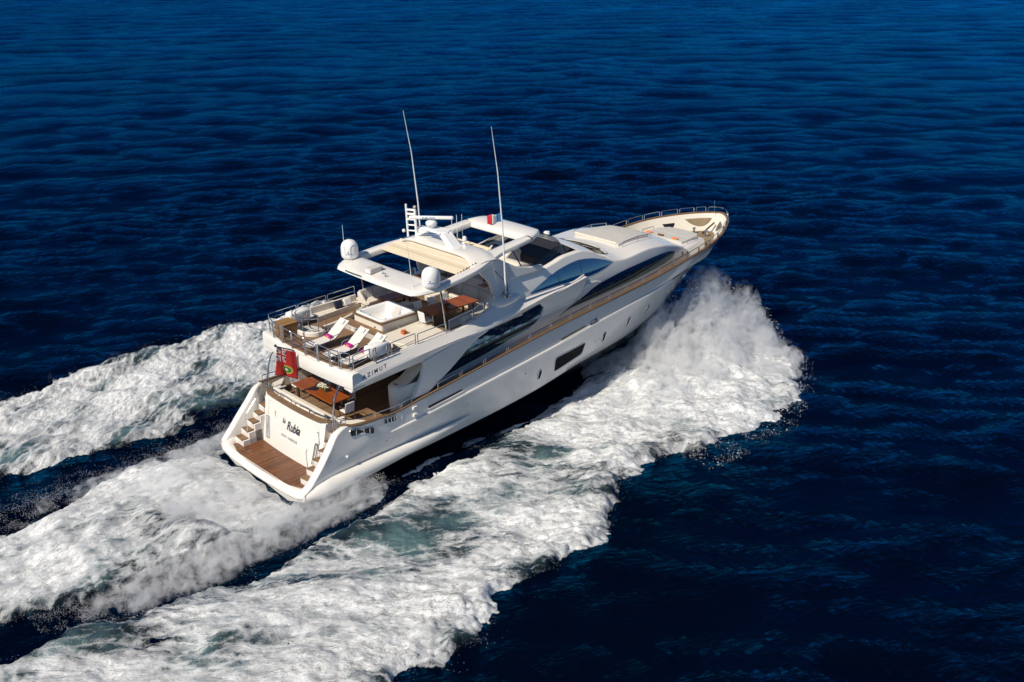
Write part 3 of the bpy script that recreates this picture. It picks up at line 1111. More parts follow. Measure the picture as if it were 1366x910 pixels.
# stairs from the platform to the after deck
for s in (1, -1):
    mbw = MB()
    st = []
    for k in range(6):
        x0 = 0.62 + 0.32 * k
        zt = 0.66 + 0.30 * (k + 1)
        yo = 3.02 - 0.03 * k
        mbw.box2((x0, min(s * 2.3, s * yo), 0.62), (3.0, max(s * 2.3, s * yo), zt - 0.03))
        st.append((x0, zt, yo))
    stair = part(mbw, 'stairs', 'gelcoat', bevel=0.02)
    for x0, zt, yo in st:
        part(MB().prism([(x0 - 0.03, s * 2.36), (x0 - 0.03 + 0.06, s * (yo - 0.02)), (x0 + 0.36, s * (yo - 0.04)), (x0 + 0.32, s * 2.36)], 'z', zt - 0.028, zt + 0.006), 'stair_tread', 'teak_deck', stair, smooth=0)
    hr = rounded([(0.95, s * 2.42, 1.25), (0.95, s * 2.42, 2.05), (1.62, s * 2.42, 2.75), (1.62, s * 2.42, 2.1)], 0.12)
    part(MB().tube(hr, 0.02, 6), 'stair_handrail', 'steel', stair)
    gate = MB()
    for z in (2.55, 2.75, 2.95, 3.15):
        gate.tube([(2.3, s * 2.5, z), (2.42, s * 3.02, z)], 0.017, 6)
    gate.tube([(2.3, s * 2.5, 2.4), (2.3, s * 2.5, 3.2)], 0.02, 6)
    part(gate, 'boarding_gate', 'steel')

# gunwale cap, bulwark and decks
cxs = np.concatenate([np.linspace(2.2, 27, 60), 27 + 4.65 * np.sin(np.linspace(0, 1, 30)[1:] * np.pi / 2)])
CAP = [(x, float(CAPY(x)), float(CAPZ(x))) for x in cxs]
ring = [Vector((x, -y, z)) for x, y, z in CAP] + [Vector((x, y, z)) for x, y, z in CAP[::-1][1:]]


def inset(path, d):
    out = []
    for i, p in enumerate(path):
        a, c = path[max(0, i - 1)], path[min(len(path) - 1, i + 1)]
        t = (c - a)
        t.z = 0
        t.normalize()
        n = Vector((-t.y, t.x, 0))
        out.append(p + n * d)
    return out


o1, i1 = inset(ring, -0.03), inset(ring, 0.125)
rows = [[a + Vector((0, 0, -0.02)), a + Vector((0, 0, 0.045)), c + Vector((0, 0, 0.045)), c + Vector((0, 0, -0.02))] for a, c in zip(o1, i1)]
part(MB().grid(rows), 'gunwale_cap', 'teak_cap')
DKX = [2, 7, 8.5, 11.4, 14.15, 18.3, 23.8, 26, 31]
DKZ = spl(DKX, [2.42, 2.42, 3.00, 3.36, 3.68, 4.04, 4.42, 4.47, 4.5])


def bw_off(x):
    return 0.20 + 0.62 * float(sstep(25.5, 30.5, x))


tops = inset(ring, 0.11)
rows, edge = [], []
for p, t in zip(ring, tops):
    k = bw_off(p.x)
    n = (t - p).normalized()
    q = p + n * k
    if p.y * q.y < 0 or abs(p.y) < 0.01:
        q.y = 0
    q.z = float(DKZ(q.x)) - 0.02
    rows.append([t + Vector((0, 0, 0.0)), t * 0.55 + q * 0.45 + Vector((0, 0, 0)), q])
    edge.append(q)
bul = part(MB().grid(rows), 'bulwark', 'gelcoat_cream', smooth=50)
n = len(CAP)
drow = []
for i in range(n):
    a, c = edge[i], edge[-1 - i]
    drow.append([a * (1 - t) + c * t + Vector((0, 0, 0.02)) for t in (0, .2, .5, .8, 1)])
part(MB().grid(drow), 'main_deck', 'teak_deck', smooth=30)

# bulwark rails: short chrome hoops in pairs, right round the bow
def cap_at(x, s, d=0.05):
    x0, x1 = max(2.2, x - 0.05), min(31.6, x + 0.05)
    t = Vector((x1 - x0, float(CAPY(x1)) - float(CAPY(x0)), 0)).normalized()
    n_ = Vector((t.y, -t.x, 0))
    p = Vector((x, float(CAPY(x)), float(CAPZ(x)) + 0.04)) + n_ * d
    return Vector((p.x, s * p.y, p.z))


posts = [2.35, 3.72, 5.08, 5.70]
posts2 = [8.42, 9.80, 11.22, 12.62, 14.0, 15.32, 16.72, 18.1, 19.4, 20.7, 21.95, 23.2, 24.4, 25.5, 26.6, 27.7, 28.75, 29.75, 30.6, 31.15]
for s in (1, -1):
    segs = [(posts[i] + 0.05, posts[i + 1] - 0.05) for i in range(3)] + [(7.1, posts2[0] - 0.06)] + [(posts2[i] + 0.06, posts2[i + 1] - 0.06) for i in range(len(posts2) - 1)]
    for a, c in segs:
        h = 0.24 if a < 22 else 0.30
        pts = [cap_at(a, s), cap_at(a, s) + Vector((0, 0, h))]
        for t in (0.25, 0.5, 0.75):
            pts.append(cap_at(a + (c - a) * t, s) + Vector((0, 0, h)))
        pts += [cap_at(c, s) + Vector((0, 0, h)), cap_at(c, s)]
        part(MB().tube(rounded(pts, 0.05, 3), 0.021, 6), 'bulwark_rail', 'steel')
part(MB().tube(rounded([cap_at(31.2, 1), cap_at(31.2, 1) + Vector((0, 0, .3)), Vector((31.52, 0.22, 5.78)), Vector((31.52, -0.22, 5.78)), cap_at(31.2, -1) + Vector((0, 0, .3)), cap_at(31.2, -1)], 0.1), 0.021, 6), 'bow_rail', 'steel')
part(MB().tube([(31.2, 0.25, 5.45), (31.18, 0.25, 6.25)], [0.02, 0.012], 6), 'jackstaff', 'steel')

# hull windows, portholes, hawse openings and small fittings on both sides
for s in (1, -1):
    q = [(14.19, 2.40), (14.25, 2.50), (14.9, 2.55), (16.28, 2.66), (16.36, 2.58), (16.24, 2.10), (16.1, 2.02), (14.6, 1.76), (14.3, 1.72), (14.22, 1.8)]
    w = part(MB().patch([(x + .16, z - .08) for x, z in q], hull_y, s, 0.012), 'hull_window', 'glass_black', hull)
    part(MB().tube([(x + .16, s * (hull_y(x + .16, z - .08) + 0.01), z - .08) for x, z in q], 0.022, 6, closed=True), 'window_frame', 'gelcoat', w)
    for px, pz in ((13.35, 1.86), (18.0, 2.40), (19.95, 2.63), (21.7, 2.80), (23.75, 3.18), (24.25, 3.28), (25.3, 3.62)):
        hgt, wid = (0.27, 0.13) if px < 22.5 else (0.15, 0.10)
        lean = 0.10
        ell = [(px + wid * math.cos(a) * 0.95 + lean * hgt * math.sin(a), pz + hgt * math.sin(a)) for a in np.linspace(0, 2 * np.pi, 20, endpoint=False)]
        w = part(MB().patch(ell, hull_y, s, 0.012), 'porthole', 'glass_black', hull)
        part(MB().tube([(x, s * (hull_y(x, z) + 0.008), z) for x, z in ell], 0.026, 6, closed=True), 'porthole_rim', 'steel', w)
    for xa, za, xb, zb, hh, mt in ((6.45, 2.52, 8.35, 2.72, .07, 'black_trim'), (14.6, 3.30, 16.3, 3.50, .06, 'cane_brown'), (22.4, 4.02, 23.85, 4.22, .05, 'cane_brown')):
        pts = [(xa, za + .01), (xa + .05, za + hh + .02), (xb, zb + hh), (xb + .06, zb + .03), (xb, zb - hh * .2), (xa + .06, za - hh * .4)]
        w = part(MB().patch(pts, hull_y, s, 0.012), 'vent_slot', mt, hull)
        part(MB().tube([(x, s * (hull_y(x, z) + 0.012), z) for x, z in ((xa, za - .05), ((xa + xb) / 2, (za + zb) / 2 - .05), (xb + .06, zb - .04))], 0.018, 6), 'slot_lip', 'gelcoat', w)
    for xa, za, xb, zb, hh in ((2.50, 2.50, 3.62, 2.34, .29), (4.16, 2.52, 4.76, 2.55, .24), (16.65, 3.42, 17.15, 3.50, .2)):
        pts = [(xa + .03, za), (xa, za + hh * .8), (xa + .05, za + hh), (xb - .04, zb + hh), (xb, zb + hh * .8), (xb - .03, zb)]
        w = part(MB().patch(pts, hull_y, s, 0.012), 'hawse_opening', 'black_trim', hull)
        part(MB().tube([(x, s * (hull_y(x, z) + 0.014), z) for x, z in pts], 0.026, 6, closed=True), 'hawse_frame', 'steel', w)
        for t in (0.25, 0.55, 0.8):
            mbp = MB()
            xx = xa + (xb - xa) * t
            zz_ = za + (zb - za) * t + hh * .5
            mbp.tube([(xx, s * (hull_y(xx, zz_) + 0.03), zz_ - hh * .4), (xx, s * (hull_y(xx, zz_) + 0.03), zz_ + hh * .4)], 0.02, 6)
            part(mbp, 'bollard', 'steel', w)
    for xx, zz_, r_ in ((8.72, 1.90, .04), (12.33, 2.24, .04), (17.35, 2.35, .03), (17.6, 2.38, .03), (2.2, 1.75, .06), (4.2, 1.72, .03), (4.38, 1.75, .03), (3.4, 1.42, .03)):
        part(MB().lathe([(0, -r_), (r_ * .7, -r_ * .7), (r_, 0), (r_ * .7, r_ * .7), (0, r_)], (xx, s * (hull_y(xx, zz_) + r_ * .6), zz_), 8), 'side_light', 'dome_white', hull)
    for xx, zz_ in ((5.72, 2.83), (5.72, 2.50)):
        part(MB().box((xx, s * (hull_y(xx, zz_) + .05), zz_), (.22, .10, .07)).box((xx - .09, s * (hull_y(xx, zz_) + .05), zz_ - .06), (.07, .09, .12)), 'fender_hook', 'gelcoat', hull, bevel=.015)
    part(MB().tube([(5.05, s * (hull_y(5.05, 2.7) + .003), 2.95), (5.05, s * (hull_y(5.05, 2.3) + .004), 2.22)], .008, 5), 'bulwark_door_seam', 'dome_white', hull)

# ------------------------------------------------------------ deckhouse, upper deck, wheelhouse
BASE = spl([7, 17, 20, 22.5, 24.5, 25.6], [2.90, 2.90, 2.86, 2.72, 2.46, 2.25])


def wall_y(x, z):
    return float(BASE(x)) - 0.05 + 0.05 * min(max(z - 3.2, 0.0), 2.0) - 0.175 * max(0.0, z - 5.2) ** 1.5


ZE = spl([12, 13, 14, 15, 16, 16.9, 17.6, 18.4, 19.2, 20, 21.75, 23, 24.4, 25.2, 25.5], [6.86, 6.72, 6.68, 6.80, 6.96, 6.98, 6.82, 6.42, 6.06, 5.97, 6.04, 5.93, 5.60, 5.25, 5.1])
ZC = spl([16.9, 17.6, 18.3, 19.0, 19.8, 20.3, 22, 23.5, 24.4, 25.1, 25.5], [7.14, 7.05, 6.74, 6.44, 6.20, 6.18, 6.22, 6.10, 5.86, 5.48, 5.15])


def ye(x):
    return wall_y(x, float(ZE(x))) - 0.10


# deckhouse walls below the shoulder line
mb = MB()
for s in (1, -1):
    rows = []
    for x in np.linspace(7.6, 25.45, 80):
        zb = float(DKZ(x)) - 0.05
        zt = float(ZE(x)) if x > 12 else 5.0
        zs = np.concatenate([np.linspace(zb, 4.2, 4)[:-1], np.linspace(4.2, zt - 0.10, 14)]) if zb < 4.1 else np.linspace(zb, zt - .10, 17)
        rw = [(x, s * wall_y(x, z), z) for z in zs]
        rows.append(rw)
    mb.grid(rows)
deckhouse = part(mb, 'deckhouse', 'gelcoat', smooth=60)

# roof forward of the open helm, with its rounded shoulders
rows = []
for x in np.concatenate([np.linspace(16.9, 20.3, 24), np.linspace(20.5, 25.5, 24)]):
    e, ze, zc = ye(x), float(ZE(x)), float(ZC(x))
    wy = wall_y(x, ze - 0.10)
    half = [(wy, ze - 0.10), (wy - 0.012, ze - 0.05), (wy - 0.045, ze - 0.012), (e, ze)]
    for t in (0.93, 0.85, 0.72, 0.55, 0.35, 0.15):
        half.append((e * t, ze + (zc - ze) * (1 - t ** 2.2)))
    rows.append([(x, -y, z) for y, z in half] + [(x, 0, zc)] + [(x, y, z) for y, z in half[::-1]])
fr = rows[-1]
rows.append([(25.75, y * 0.96, 4.3 + (z - 4.3) * 0.82) for x, y, z in fr])
rows.append([(25.9, y * 0.95, 4.3) for x, y, z in fr])
roof = part(MB().grid(rows), 'coachroof', 'gelcoat', smooth=60)


def roof_z(x, y):
    e, ze, zc = ye(x), float(ZE(x)), float(ZC(x))
    t = min(1.0, abs(y) / e)
    return ze + (zc - ze) * (1 - t ** 2.2)


# wheelhouse windscreen: a black band wrapped across the slope, with wipers and a base grille
rows = []
for y in np.linspace(-2.08, 2.08, 33):
    a = abs(y) / 2.08
    x0, x1 = 18.42 - 0.30 * a ** 2 + 0.45 * max(0, a - .8) / .2, 19.85 - 0.55 * a ** 2.5
    x0 = min(x0, x1 - 0.05)
    rows.append([(x0 + (x1 - x0) * t, y, roof_z(x0 + (x1 - x0) * t, y) + 0.012) for t in np.linspace(0, 1, 8)])
ws = part(MB().grid(rows), 'windscreen', 'glass_black', roof)
rows = []
for y in np.linspace(-2.0, 2.0, 25):
    a = abs(y) / 2.08
    x1 = 19.86 - 0.55 * a ** 2.5
    rows.append([(x1, y, roof_z(x1, y) + 0.016), (x1 + .05, y, roof_z(x1 + .05, y) + 0.05), (x1 + .17, y, roof_z(x1 + .17, y) + 0.045), (x1 + .2, y, roof_z(x1 + .2, y) + 0.01)])
part(MB().grid(rows), 'windscreen_sill', 'fabric_grey', roof)
for y0 in (-1.3, 0.0, 1.3):
    m_ = MB().tube([(19.72, y0, roof_z(19.72, y0) + .05), (19.35, y0 + .5, roof_z(19.35, y0 + .5) + .06)], .016, 5)
    m_.tube([(19.62, y0 + .05, roof_z(19.62, y0) + .045), (19.1, y0 + .85, roof_z(19.1, y0 + .85) + .05)], .02, 5)
    part(m_, 'wiper', 'black_trim', roof)

# long side windows
for s in (1, -1):
    def strip(xs, top, bot, off, n=13):
        rows_ = []
        for x in xs:
            zb_, zt_ = float(bot(x)), float(top(x))
            rows_.append([(x, s * (wall_y(x, zb_ + (zt_ - zb_) * q) + off + 0.02 * (zt_ - zb_) * q * (1 - q)), zb_ + (zt_ - zb_) * q) for q in np.linspace(0, 1, n)])
        return MB().grid(rows_)
    # saloon window, pointed aft and rounded forward
    tp = spl([7.65, 8.5, 10, 11.8, 13.2, 13.75, 13.98], [4.95, 4.97, 5.0, 5.0, 5.22, 5.22, 4.98])
    bt = spl([7.65, 8.5, 10.4, 12.1, 13.2, 13.75, 13.98], [3.28, 3.40, 3.66, 3.98, 4.20, 4.50, 4.90])
    w = part(strip(np.concatenate([np.linspace(7.65, 13.2, 34), np.linspace(13.3, 13.98, 12)]), tp, bt, 0.012), 'saloon_window', 'glass_side', deckhouse)
    for x in (9.4, 11.5, 13.0):
        part(strip(np.array([x, x + .02]), tp, bt, 0.016, 13), 'window_mullion', 'black_trim', w)
    # forward window under the coachroof
    tp = spl([15.0, 16.55, 17.36, 18.07, 20.35, 22.65, 23.6, 24.15], [4.22, 4.74, 5.04, 5.20, 5.45, 5.52, 5.46, 5.33])
    bt = spl([15.0, 16, 17.4, 19, 22.0, 23.8, 24.15], [4.18, 4.42, 4.50, 4.60, 4.82, 5.03, 5.25])
    part(MB().grid([[(x, s * (wall_y(x, z) + .008), z) for z in np.linspace(min(float(DKZ(x)) + .02, float(bt(x)) - .06), float(bt(x)) - .01, 4)] for x in np.linspace(14.6, 24.1, 40)]), 'bounce_strip', 'gelcoat_cream', deckhouse)  # cream strip over the white wall, warm deck bounce put into its colour
    w = part(strip(np.concatenate([np.linspace(15.0, 23.6, 44), np.linspace(23.7, 24.15, 6)]), tp, bt, 0.012), 'forward_window', 'glass_side', deckhouse)
    for x in (17.8, 19.9, 21.7):
        part(strip(np.array([x, x + .02]), tp, bt, 0.016, 13), 'window_mullion', 'black_trim', w)
    # wheelhouse side window
    tp = spl([13.28, 14.41, 15.52, 16.64, 17.56, 18.39, 19.0], [5.84, 6.22, 6.50, 6.61, 6.50, 6.26, 6.02])
    bt = spl([13.28, 15, 17.3, 18.3, 18.8, 19.0], [5.80, 5.78, 5.72, 5.83, 5.95, 6.0])
    w = part(strip(np.linspace(13.28, 19.0, 40), tp, bt, 0.012), 'wheelhouse_window', 'glass_side', deckhouse)
    for x in (15.2, 16.75):
        part(strip(np.array([x, x + .018]), tp, bt, 0.016, 13), 'window_mullion', 'black_trim', w)
    fp = [(25.0 + .09 * math.cos(a), 4.98 + .10 * math.sin(a)) for a in np.linspace(0, 2 * np.pi, 14, endpoint=False)]
    part(MB().patch(fp, wall_y, s, 0.012), 'round_window', 'dark_metal', deckhouse)
    part(MB().tube(rounded([(24.55, s * 2.36, 5.30), (24.75, s * 2.36, 5.42), (25.3, s * 2.22, 5.22), (25.45, s * 2.2, 5.05)], .08), .022, 6), 'step_handrail', 'dark_metal', deckhouse)

# glazed after bulkhead of the saloon
bk = part(MB().box2((7.60, -2.88, 2.40), (7.72, 2.88, 4.62)), 'saloon_bulkhead', 'gelcoat_cream')
for k in range(4):
    y0 = -1.9 + k * 0.96
    d_ = part(MB().box2((7.565, y0, 2.45), (7.60, y0 + 0.94, 4.5)), 'glass_door', 'glass_black', bk)
    part(MB().box2((7.555, y0, 2.46), (7.575, y0 + 0.035, 4.5)), 'door_frame', 'steel', d_)

# upper deck slab and its overhang
sx_ = [(2.62, 0), (2.63, 1.0), (2.70, 2.0), (2.86, 2.8), (3.05, 3.2)]
outl = [(x, -y) for x, y in sx_[::-1]] + sx_[1:] + [(12.6, 3.05), (12.6, -3.05)]
upper = part(MB().prism(outl, 'z', 4.98, 5.17), 'upper_deck', 'gelcoat')
part(MB().prism([(x + .12 if x < 4 else x, y * 0.97) for x, y in outl], 'z', 5.16, 5.20), 'teak_planks', 'teak_deck', upper, smooth=0)
rows = []
fas = [(2.62, 0), (2.63, 1.0), (2.67, 2.0), (2.74, 2.8), (2.79, 3.2), (2.81, 3.47)]
fas = [(x, -y) for x, y in fas[::-1]] + fas[1:]
for x, y in fas:
    rows.append([(x + .35, y, 5.18), (x + 0.10, y, 5.19), (x + 0.03, y, 5.17), (x, y, 5.12), (x - 0.03, y, 4.56), (x - .01, y, 4.50), (x + .06, y, 4.48), (x + 0.6, y, 4.56)])
part(MB().grid(rows), 'after_fascia', 'gelcoat', smooth=50)
part(MB().prism([(3.0, -3.3), (7.6, -3.2), (7.6, 3.2), (3.0, 3.3)], 'z', 4.555, 4.60), 'deckhead', 'gelcoat_cream')

# the sweeping side coaming of the upper deck (wing), both sides
WX = [2.80, 3.3, 4, 5, 6.5, 7.8, 8.5, 9.6, 10.4, 11.3, 12, 13, 13.8, 15, 16, 16.86]
W_ZT = spl(WX, [5.16, 5.22, 5.27, 5.33, 5.40, 5.43, 5.43, 5.55, 5.74, 5.88, 5.90, 5.90, 5.88, 5.85, 5.83, 5.87])
W_YT = spl(WX, [3.30, 3.28, 3.26, 3.25, 3.24, 3.22, 3.20, 3.14, 3.06, 2.96, 2.86, 2.70, 2.66, 2.64, 2.62, 2.62])
W_YC = spl(WX, [3.47, 3.49, 3.50, 3.50, 3.50, 3.50, 3.48, 3.44, 3.40, 3.30, 3.24, 3.19, 3.15, 3.08, 3.02, 2.93])
W_ZC = spl(WX, [4.62, 4.68, 4.75, 4.86, 4.99, 5.06, 5.08, 5.06, 5.08, 5.16, 5.24, 5.36, 5.46, 5.56, 5.64, 5.87])
W_ZB = spl(WX, [4.36, 4.42, 4.47, 4.54, 4.65, 4.84, 4.94, 4.98, 4.98, 4.97, 5.0, 5.14, 5.24, 5.40, 5.52, 5.84])
W_YB = spl(WX, [3.34, 3.36, 3.36, 3.36, 3.36, 3.36, 3.36, 3.32, 3.26, 3.16, 3.10, 3.05, 3.02, 3.0, 2.97, 2.91])


def wing_y(x, z):
    yt, yc, zt, zc = (float(f(x)) for f in (W_YT, W_YC, W_ZT, W_ZC))
    return float(np.interp(z, [zc, zc + .05, zt * .3 + zc * .7 + .02, zt], [yc, yc - .004, yt * .3 + yc * .7, yt]))


for s in (1, -1):
    rows = []
    for x in np.linspace(2.80, 16.86, 90):
        yt, yc, yb, zt, zc, zb = (float(f(x)) for f in (W_YT, W_YC, W_YB, W_ZT, W_ZC, W_ZB))
        yi = yt - 0.22 if x < 11 else min(yt - 0.05, wall_y(x, zt) - 0.02)
        zi = 5.15 if x < 11 else zt - 0.02
        rows.append([(x, s * yi, zi), (x, s * yi, zt), (x, s * (yt - .04), zt + 0.012), (x, s * yt, zt), (x, s * (yt * .3 + yc * .7), zt * .3 + zc * .7 + .02), (x, s * (yc - .004), zc + .05), (x, s * yc, zc), (x, s * (yc - .01), zc - .03), (x, s * yb, zb), (x, s * (yb - .12), zb - .005), (x, s * (yb - .55), zb + .02)])
    w = part(MB().grid(rows), 'wing', 'gelcoat', smooth=32)
    e = rows[0]
    part(MB().add(e, [tuple(range(len(e)))]), 'wing_end', 'gelcoat', w, recalc=False, smooth=0)
    lettering('AZIMUT', 'brand_lettering', 'ink_navy', w, (3.93, s * 3.478, 4.90), (-s * 1, 0, -s * 0.125), (0, -s * .44, 1), 0.16, shear=0.25, spacing=1.5, xs=1.15, bold=0.012, depth=0.0, lay=lambda p, s=s: Vector((p.x, s * (wing_y(p.x, p.z) + .006), p.z)))
    # raked side plate from wing to gunwale
    pl_ = [(6.50, 4.66), (6.48, 4.35), (6.32, 3.95), (6.10, 3.55), (5.80, 3.10), (6.62, 3.13), (7.42, 3.56), (8.16, 3.98), (8.85, 4.44), (9.61, 4.84), (10.25, 5.02), (8.5, 5.02)]
    part(MB().prism(pl_, 'y', lambda x, z: s * 3.44, lambda x, z: s * 3.20), 'side_plate', 'gelcoat', bevel=0.05, seg=3)
    # panel under the forward half of the wing
    pp = [(13.3, 5.24), (13.75, 5.24), (14.0, 5.0), (13.9, 4.6), (13.55, 4.32), (12.9, 4.12), (14.2, 4.12), (15.0, 4.20), (15.6, 4.46), (16.25, 4.84), (16.74, 5.40), (16.84, 5.84), (15.5, 5.62), (13.9, 5.46)]
    part(MB().prism(pp, 'y', lambda x, z: s * (2.945 + .12 * max(0, z - 4.3)), lambda x, z: s * (wall_y(x, z) - .03)), 'side_panel', 'gelcoat', bevel=0.02)
    # lobe forward of the panel
    lb = [(16.35, 4.70), (16.55, 5.25), (16.9, 5.42), (17.6, 5.42), (18.05, 5.28), (17.3, 5.06), (16.8, 4.86)]
    part(MB().prism(lb, 'y', lambda x, z: s * (wall_y(x, z) + .10), lambda x, z: s * (wall_y(x, z) - .03)), 'air_scoop', 'gelcoat', bevel=0.05, seg=3)
    # oval pod with its lamp on the wing shoulder
    rows = []
    for x, hy, hz in ((10.75, .02, .02), (10.85, .20, .18), (11.1, .33, .28), (11.6, .40, .33), (12.1, .36, .28), (12.5, .24, .17), (12.75, .10, .06), (12.82, .01, .01)):
        rows.append([(x, s * (2.74 + hy * math.cos(a)), 5.86 + hz * math.sin(a)) for a in np.linspace(0, 2 * np.pi, 16, endpoint=False)])
    pod = part(MB().grid(rows, close_v=True), 'shoulder_pod', 'gelcoat', smooth=70)
    part(MB().prism([(11.45, 6.22), (11.95, 6.20), (11.62, 6.02)], 'y', s * 3.0, s * 3.10), 'courtesy_lamp', 'fabric_cream', pod)
    part(MB().prism([(11.53, 6.20), (11.72, 6.20), (11.63, 6.06)], 'y', s * 3.0, s * 3.11), 'lamp_grille', 'dark_metal', pod)
    # stair housing at the after end of the side plate
    rows = []
    for z, xa, yi in ((2.40, 5.15, 2.35), (3.0, 5.12, 2.35), (3.62, 5.10, 2.38), (3.72, 5.2, 2.42), (3.74, 5.35, 2.5)):
        rows.append([(7.5, s * yi, z), (5.5, s * yi, z), (xa + .12, s * (yi + .06), z), (xa, s * (yi + .25), z), (xa, s * 2.85, z), (xa + .15, s * 3.12, z), (xa + .4, s * 3.20, z), (6.6, s * 3.22, z)])
    part(MB().grid(rows), 'stair_housing', 'gelcoat_cream', smooth=60)
    rows = [[(x, s * y, z) for y in (2.42, 2.75, 3.2)] for x, z in ((5.45, 3.72), (5.8, 3.78), (6.2, 4.0), (6.6, 4.35), (6.9, 4.6))]
    part(MB().grid(rows), 'stair_side', 'gelcoat_cream', smooth=60)

# flybridge side coamings aft of the windscreen rim
for s in (1, -1):
    rows = []
    for x in np.linspace(12.0, 17.0, 26):
        ze = float(ZE(x))
        wy = wall_y(x, ze - .1)
        rows.append([(x, s * wy, ze - .10), (x, s * (wy - .012), ze - .05), (x, s * (wy - .045), ze - .012), (x, s * (wy - .11), ze), (x, s * (wy - .24), ze + .02), (x, s * (wy - .34), ze - .02), (x, s * (wy - .37), ze - .12), (x, s * (wy - .40), 5.9)])
    part(MB().grid(rows), 'flybridge_coaming', 'gelcoat', smooth=60)
part(MB().box2((12.6, -2.05, 5.86), (17.2, 2.05, 5.92)), 'flybridge_sole', 'fabric_grey')
part(MB().box2((12.55, -2.3, 5.18), (12.62, 2.3, 5.92)), 'sole_riser', 'gelcoat_cream')

# helm: dark dash across the front, console pod, tinted wind deflector on a steel-blue frame
rows = []
for y in np.linspace(-2.0, 2.0, 17):
    xf = 16.95 - 0.12 * (y / 2) ** 2
    rows.append([(xf, y, roof_z(17.0, y) - .02), (xf - .5, y, 6.80), (xf - 1.25, y, 6.62), (xf - 1.35, y, 6.52), (xf - 1.35, y, 5.9)])
part(MB().grid(rows), 'dashboard', 'console_dark', smooth=50)
rows = []
rim = []
for a in np.linspace(-1, 1, 41):
    t = abs(a)
    if t > 0.5:
        q = (t - 0.5) / 0.5
        x, y = 16.35 - 2.9 * q, 2.02 + 0.10 * q
    else:
        q = t / 0.5
        x, y = 16.95 - 0.60 * q ** 3, 2.02 * q ** 0.9
    y = math.copysign(y, a)
    zb = float(ZE(min(x, 16.9))) + 0.02 + (.14 * (1 - (abs(y) / 2.1) ** 2) if x > 16.2 else 0)
    hh = 0.30 * min(1, max(0.12, (x - 13.4) / 2.2))
    inx = Vector((-0.55, -0.18 * np.sign(y), 0)) if x > 16.3 else Vector((-0.12, -0.35 * np.sign(y), 0))
    p = Vector((x, y, zb))
    rows.append([p, p + inx * hh * .5 + Vector((0, 0, hh * .6)), p + inx * hh + Vector((0, 0, hh))])
    rim.append(rows[-1][2])
gl = part(MB().grid(rows), 'wind_deflector', 'glass_tint', smooth=60)
part(MB().tube(rim, .014, 5), 'deflector_frame', 'black_trim', gl)
for s in (1, -1):
    part(MB().tube([(15.5, s * 2.14, 6.92), (13.85, s * 2.08, 6.72)], .022, 6), 'deflector_frame', 'strut_blue', gl)
    part(MB().tube([(13.65, s * 2.02, 6.72), (12.95, s * 1.9, 8.05)], .035, 8), 'hardtop_strut', 'strut_blue')
cons = part(MB().prism([(14.6, 5.9), (14.55, 6.55), (15.1, 6.95), (15.5, 6.98), (15.75, 6.7), (15.8, 5.9)], 'y', 0.25, 1.75), 'helm_console', 'gelcoat_cream', bevel=.1, seg=3)
part(MB().prism([(14.72, 6.64), (15.10, 6.90), (15.06, 6.93), (14.68, 6.67)], 'y', .45, 1.55), 'instrument_panel', 'ink_navy', cons)
part(MB().tube([(14.5, 1.0 + .2 * math.cos(a), 6.55 + .2 * math.sin(a)) for a in np.linspace(0, 6.283, 16, endpoint=False)], .018, 6, closed=True), 'steering_wheel', 'dark_metal', cons)
# covered helm seats
sc = MB()
for rowz in ([],):
    prof = [(13.55, 5.92), (13.5, 6.6), (13.62, 6.86), (13.9, 6.92), (14.35, 6.75), (14.55, 6.55), (14.6, 5.92)]
    sc.prism(prof, 'y', -1.75, -0.35)
part(sc, 'covered_helm_seat', 'fabric_cream', bevel=.14, seg=4, smooth=60)
part(MB().prism([(13.5, 5.92), (13.42, 6.75), (13.6, 6.85), (13.75, 6.3), (14.2, 6.25), (14.2, 5.92)], 'y', 0.4, 1.6), 'helm_seat', 'fabric_cream', bevel=.08, seg=3)
part(MB().box2((12.7, -1.9, 5.92), (13.15, -0.2, 6.35)), 'wet_bar', 'varnish_wood', bevel=.02)

# sun deck on the coachroof
def sheet_on_roof(x0, x1, w0, w1, h, n=8):
    rows = []
    for x in np.linspace(x0, x1, n):
        w = w0 + (w1 - w0) * (x - x0) / (x1 - x0)
        rows.append([(x, y, roof_z(x, y) + h) for y in np.linspace(-w, w, 9)])
    return rows


rows = sheet_on_roof(20.85, 23.35, 1.5, 1.35, .13)
base_ = sheet_on_roof(20.80, 23.40, 1.56, 1.40, .0)
m_ = MB().grid(rows)
bd = [rows[0][j] for j in range(9)] + [rows[i][8] for i in range(1, 8)] + [rows[7][j] for j in range(7, -1, -1)] + [rows[i][0] for i in range(6, 0, -1)]
bb = [base_[0][j] for j in range(9)] + [base_[i][8] for i in range(1, 8)] + [base_[7][j] for j in range(7, -1, -1)] + [base_[i][0] for i in range(6, 0, -1)]
m_.grid([bd, bb], close_v=True)
sp = part(m_, 'sun_deck_pad', 'fabric_grey', bevel=.03)
part(MB().box((20.86, .1, roof_z(20.86, 0) + .06), (.14, 3.0, .13)), 'bolster', 'fabric_cream', sp, bevel=.05, seg=3)
for s in (1, -1):
    z0 = roof_z(21.2, 1.72)
    part(MB().tube(rounded([(20.95, s * 1.72, roof_z(20.95, 1.72)), (20.95, s * 1.72, roof_z(20.95, 1.72) + .24), (22.2, s * 1.66, roof_z(22.2, 1.66) + .26), (23.3, s * 1.58, roof_z(23.3, 1.58) + .24), (23.3, s * 1.58, roof_z(23.3, 1.58))], .05), .02, 6).tube([(22.2, s * 1.66, roof_z(22.2, 1.66)), (22.2, s * 1.66, roof_z(22.2, 1.66) + .26)], .018, 6), 'sun_deck_rail', 'steel')

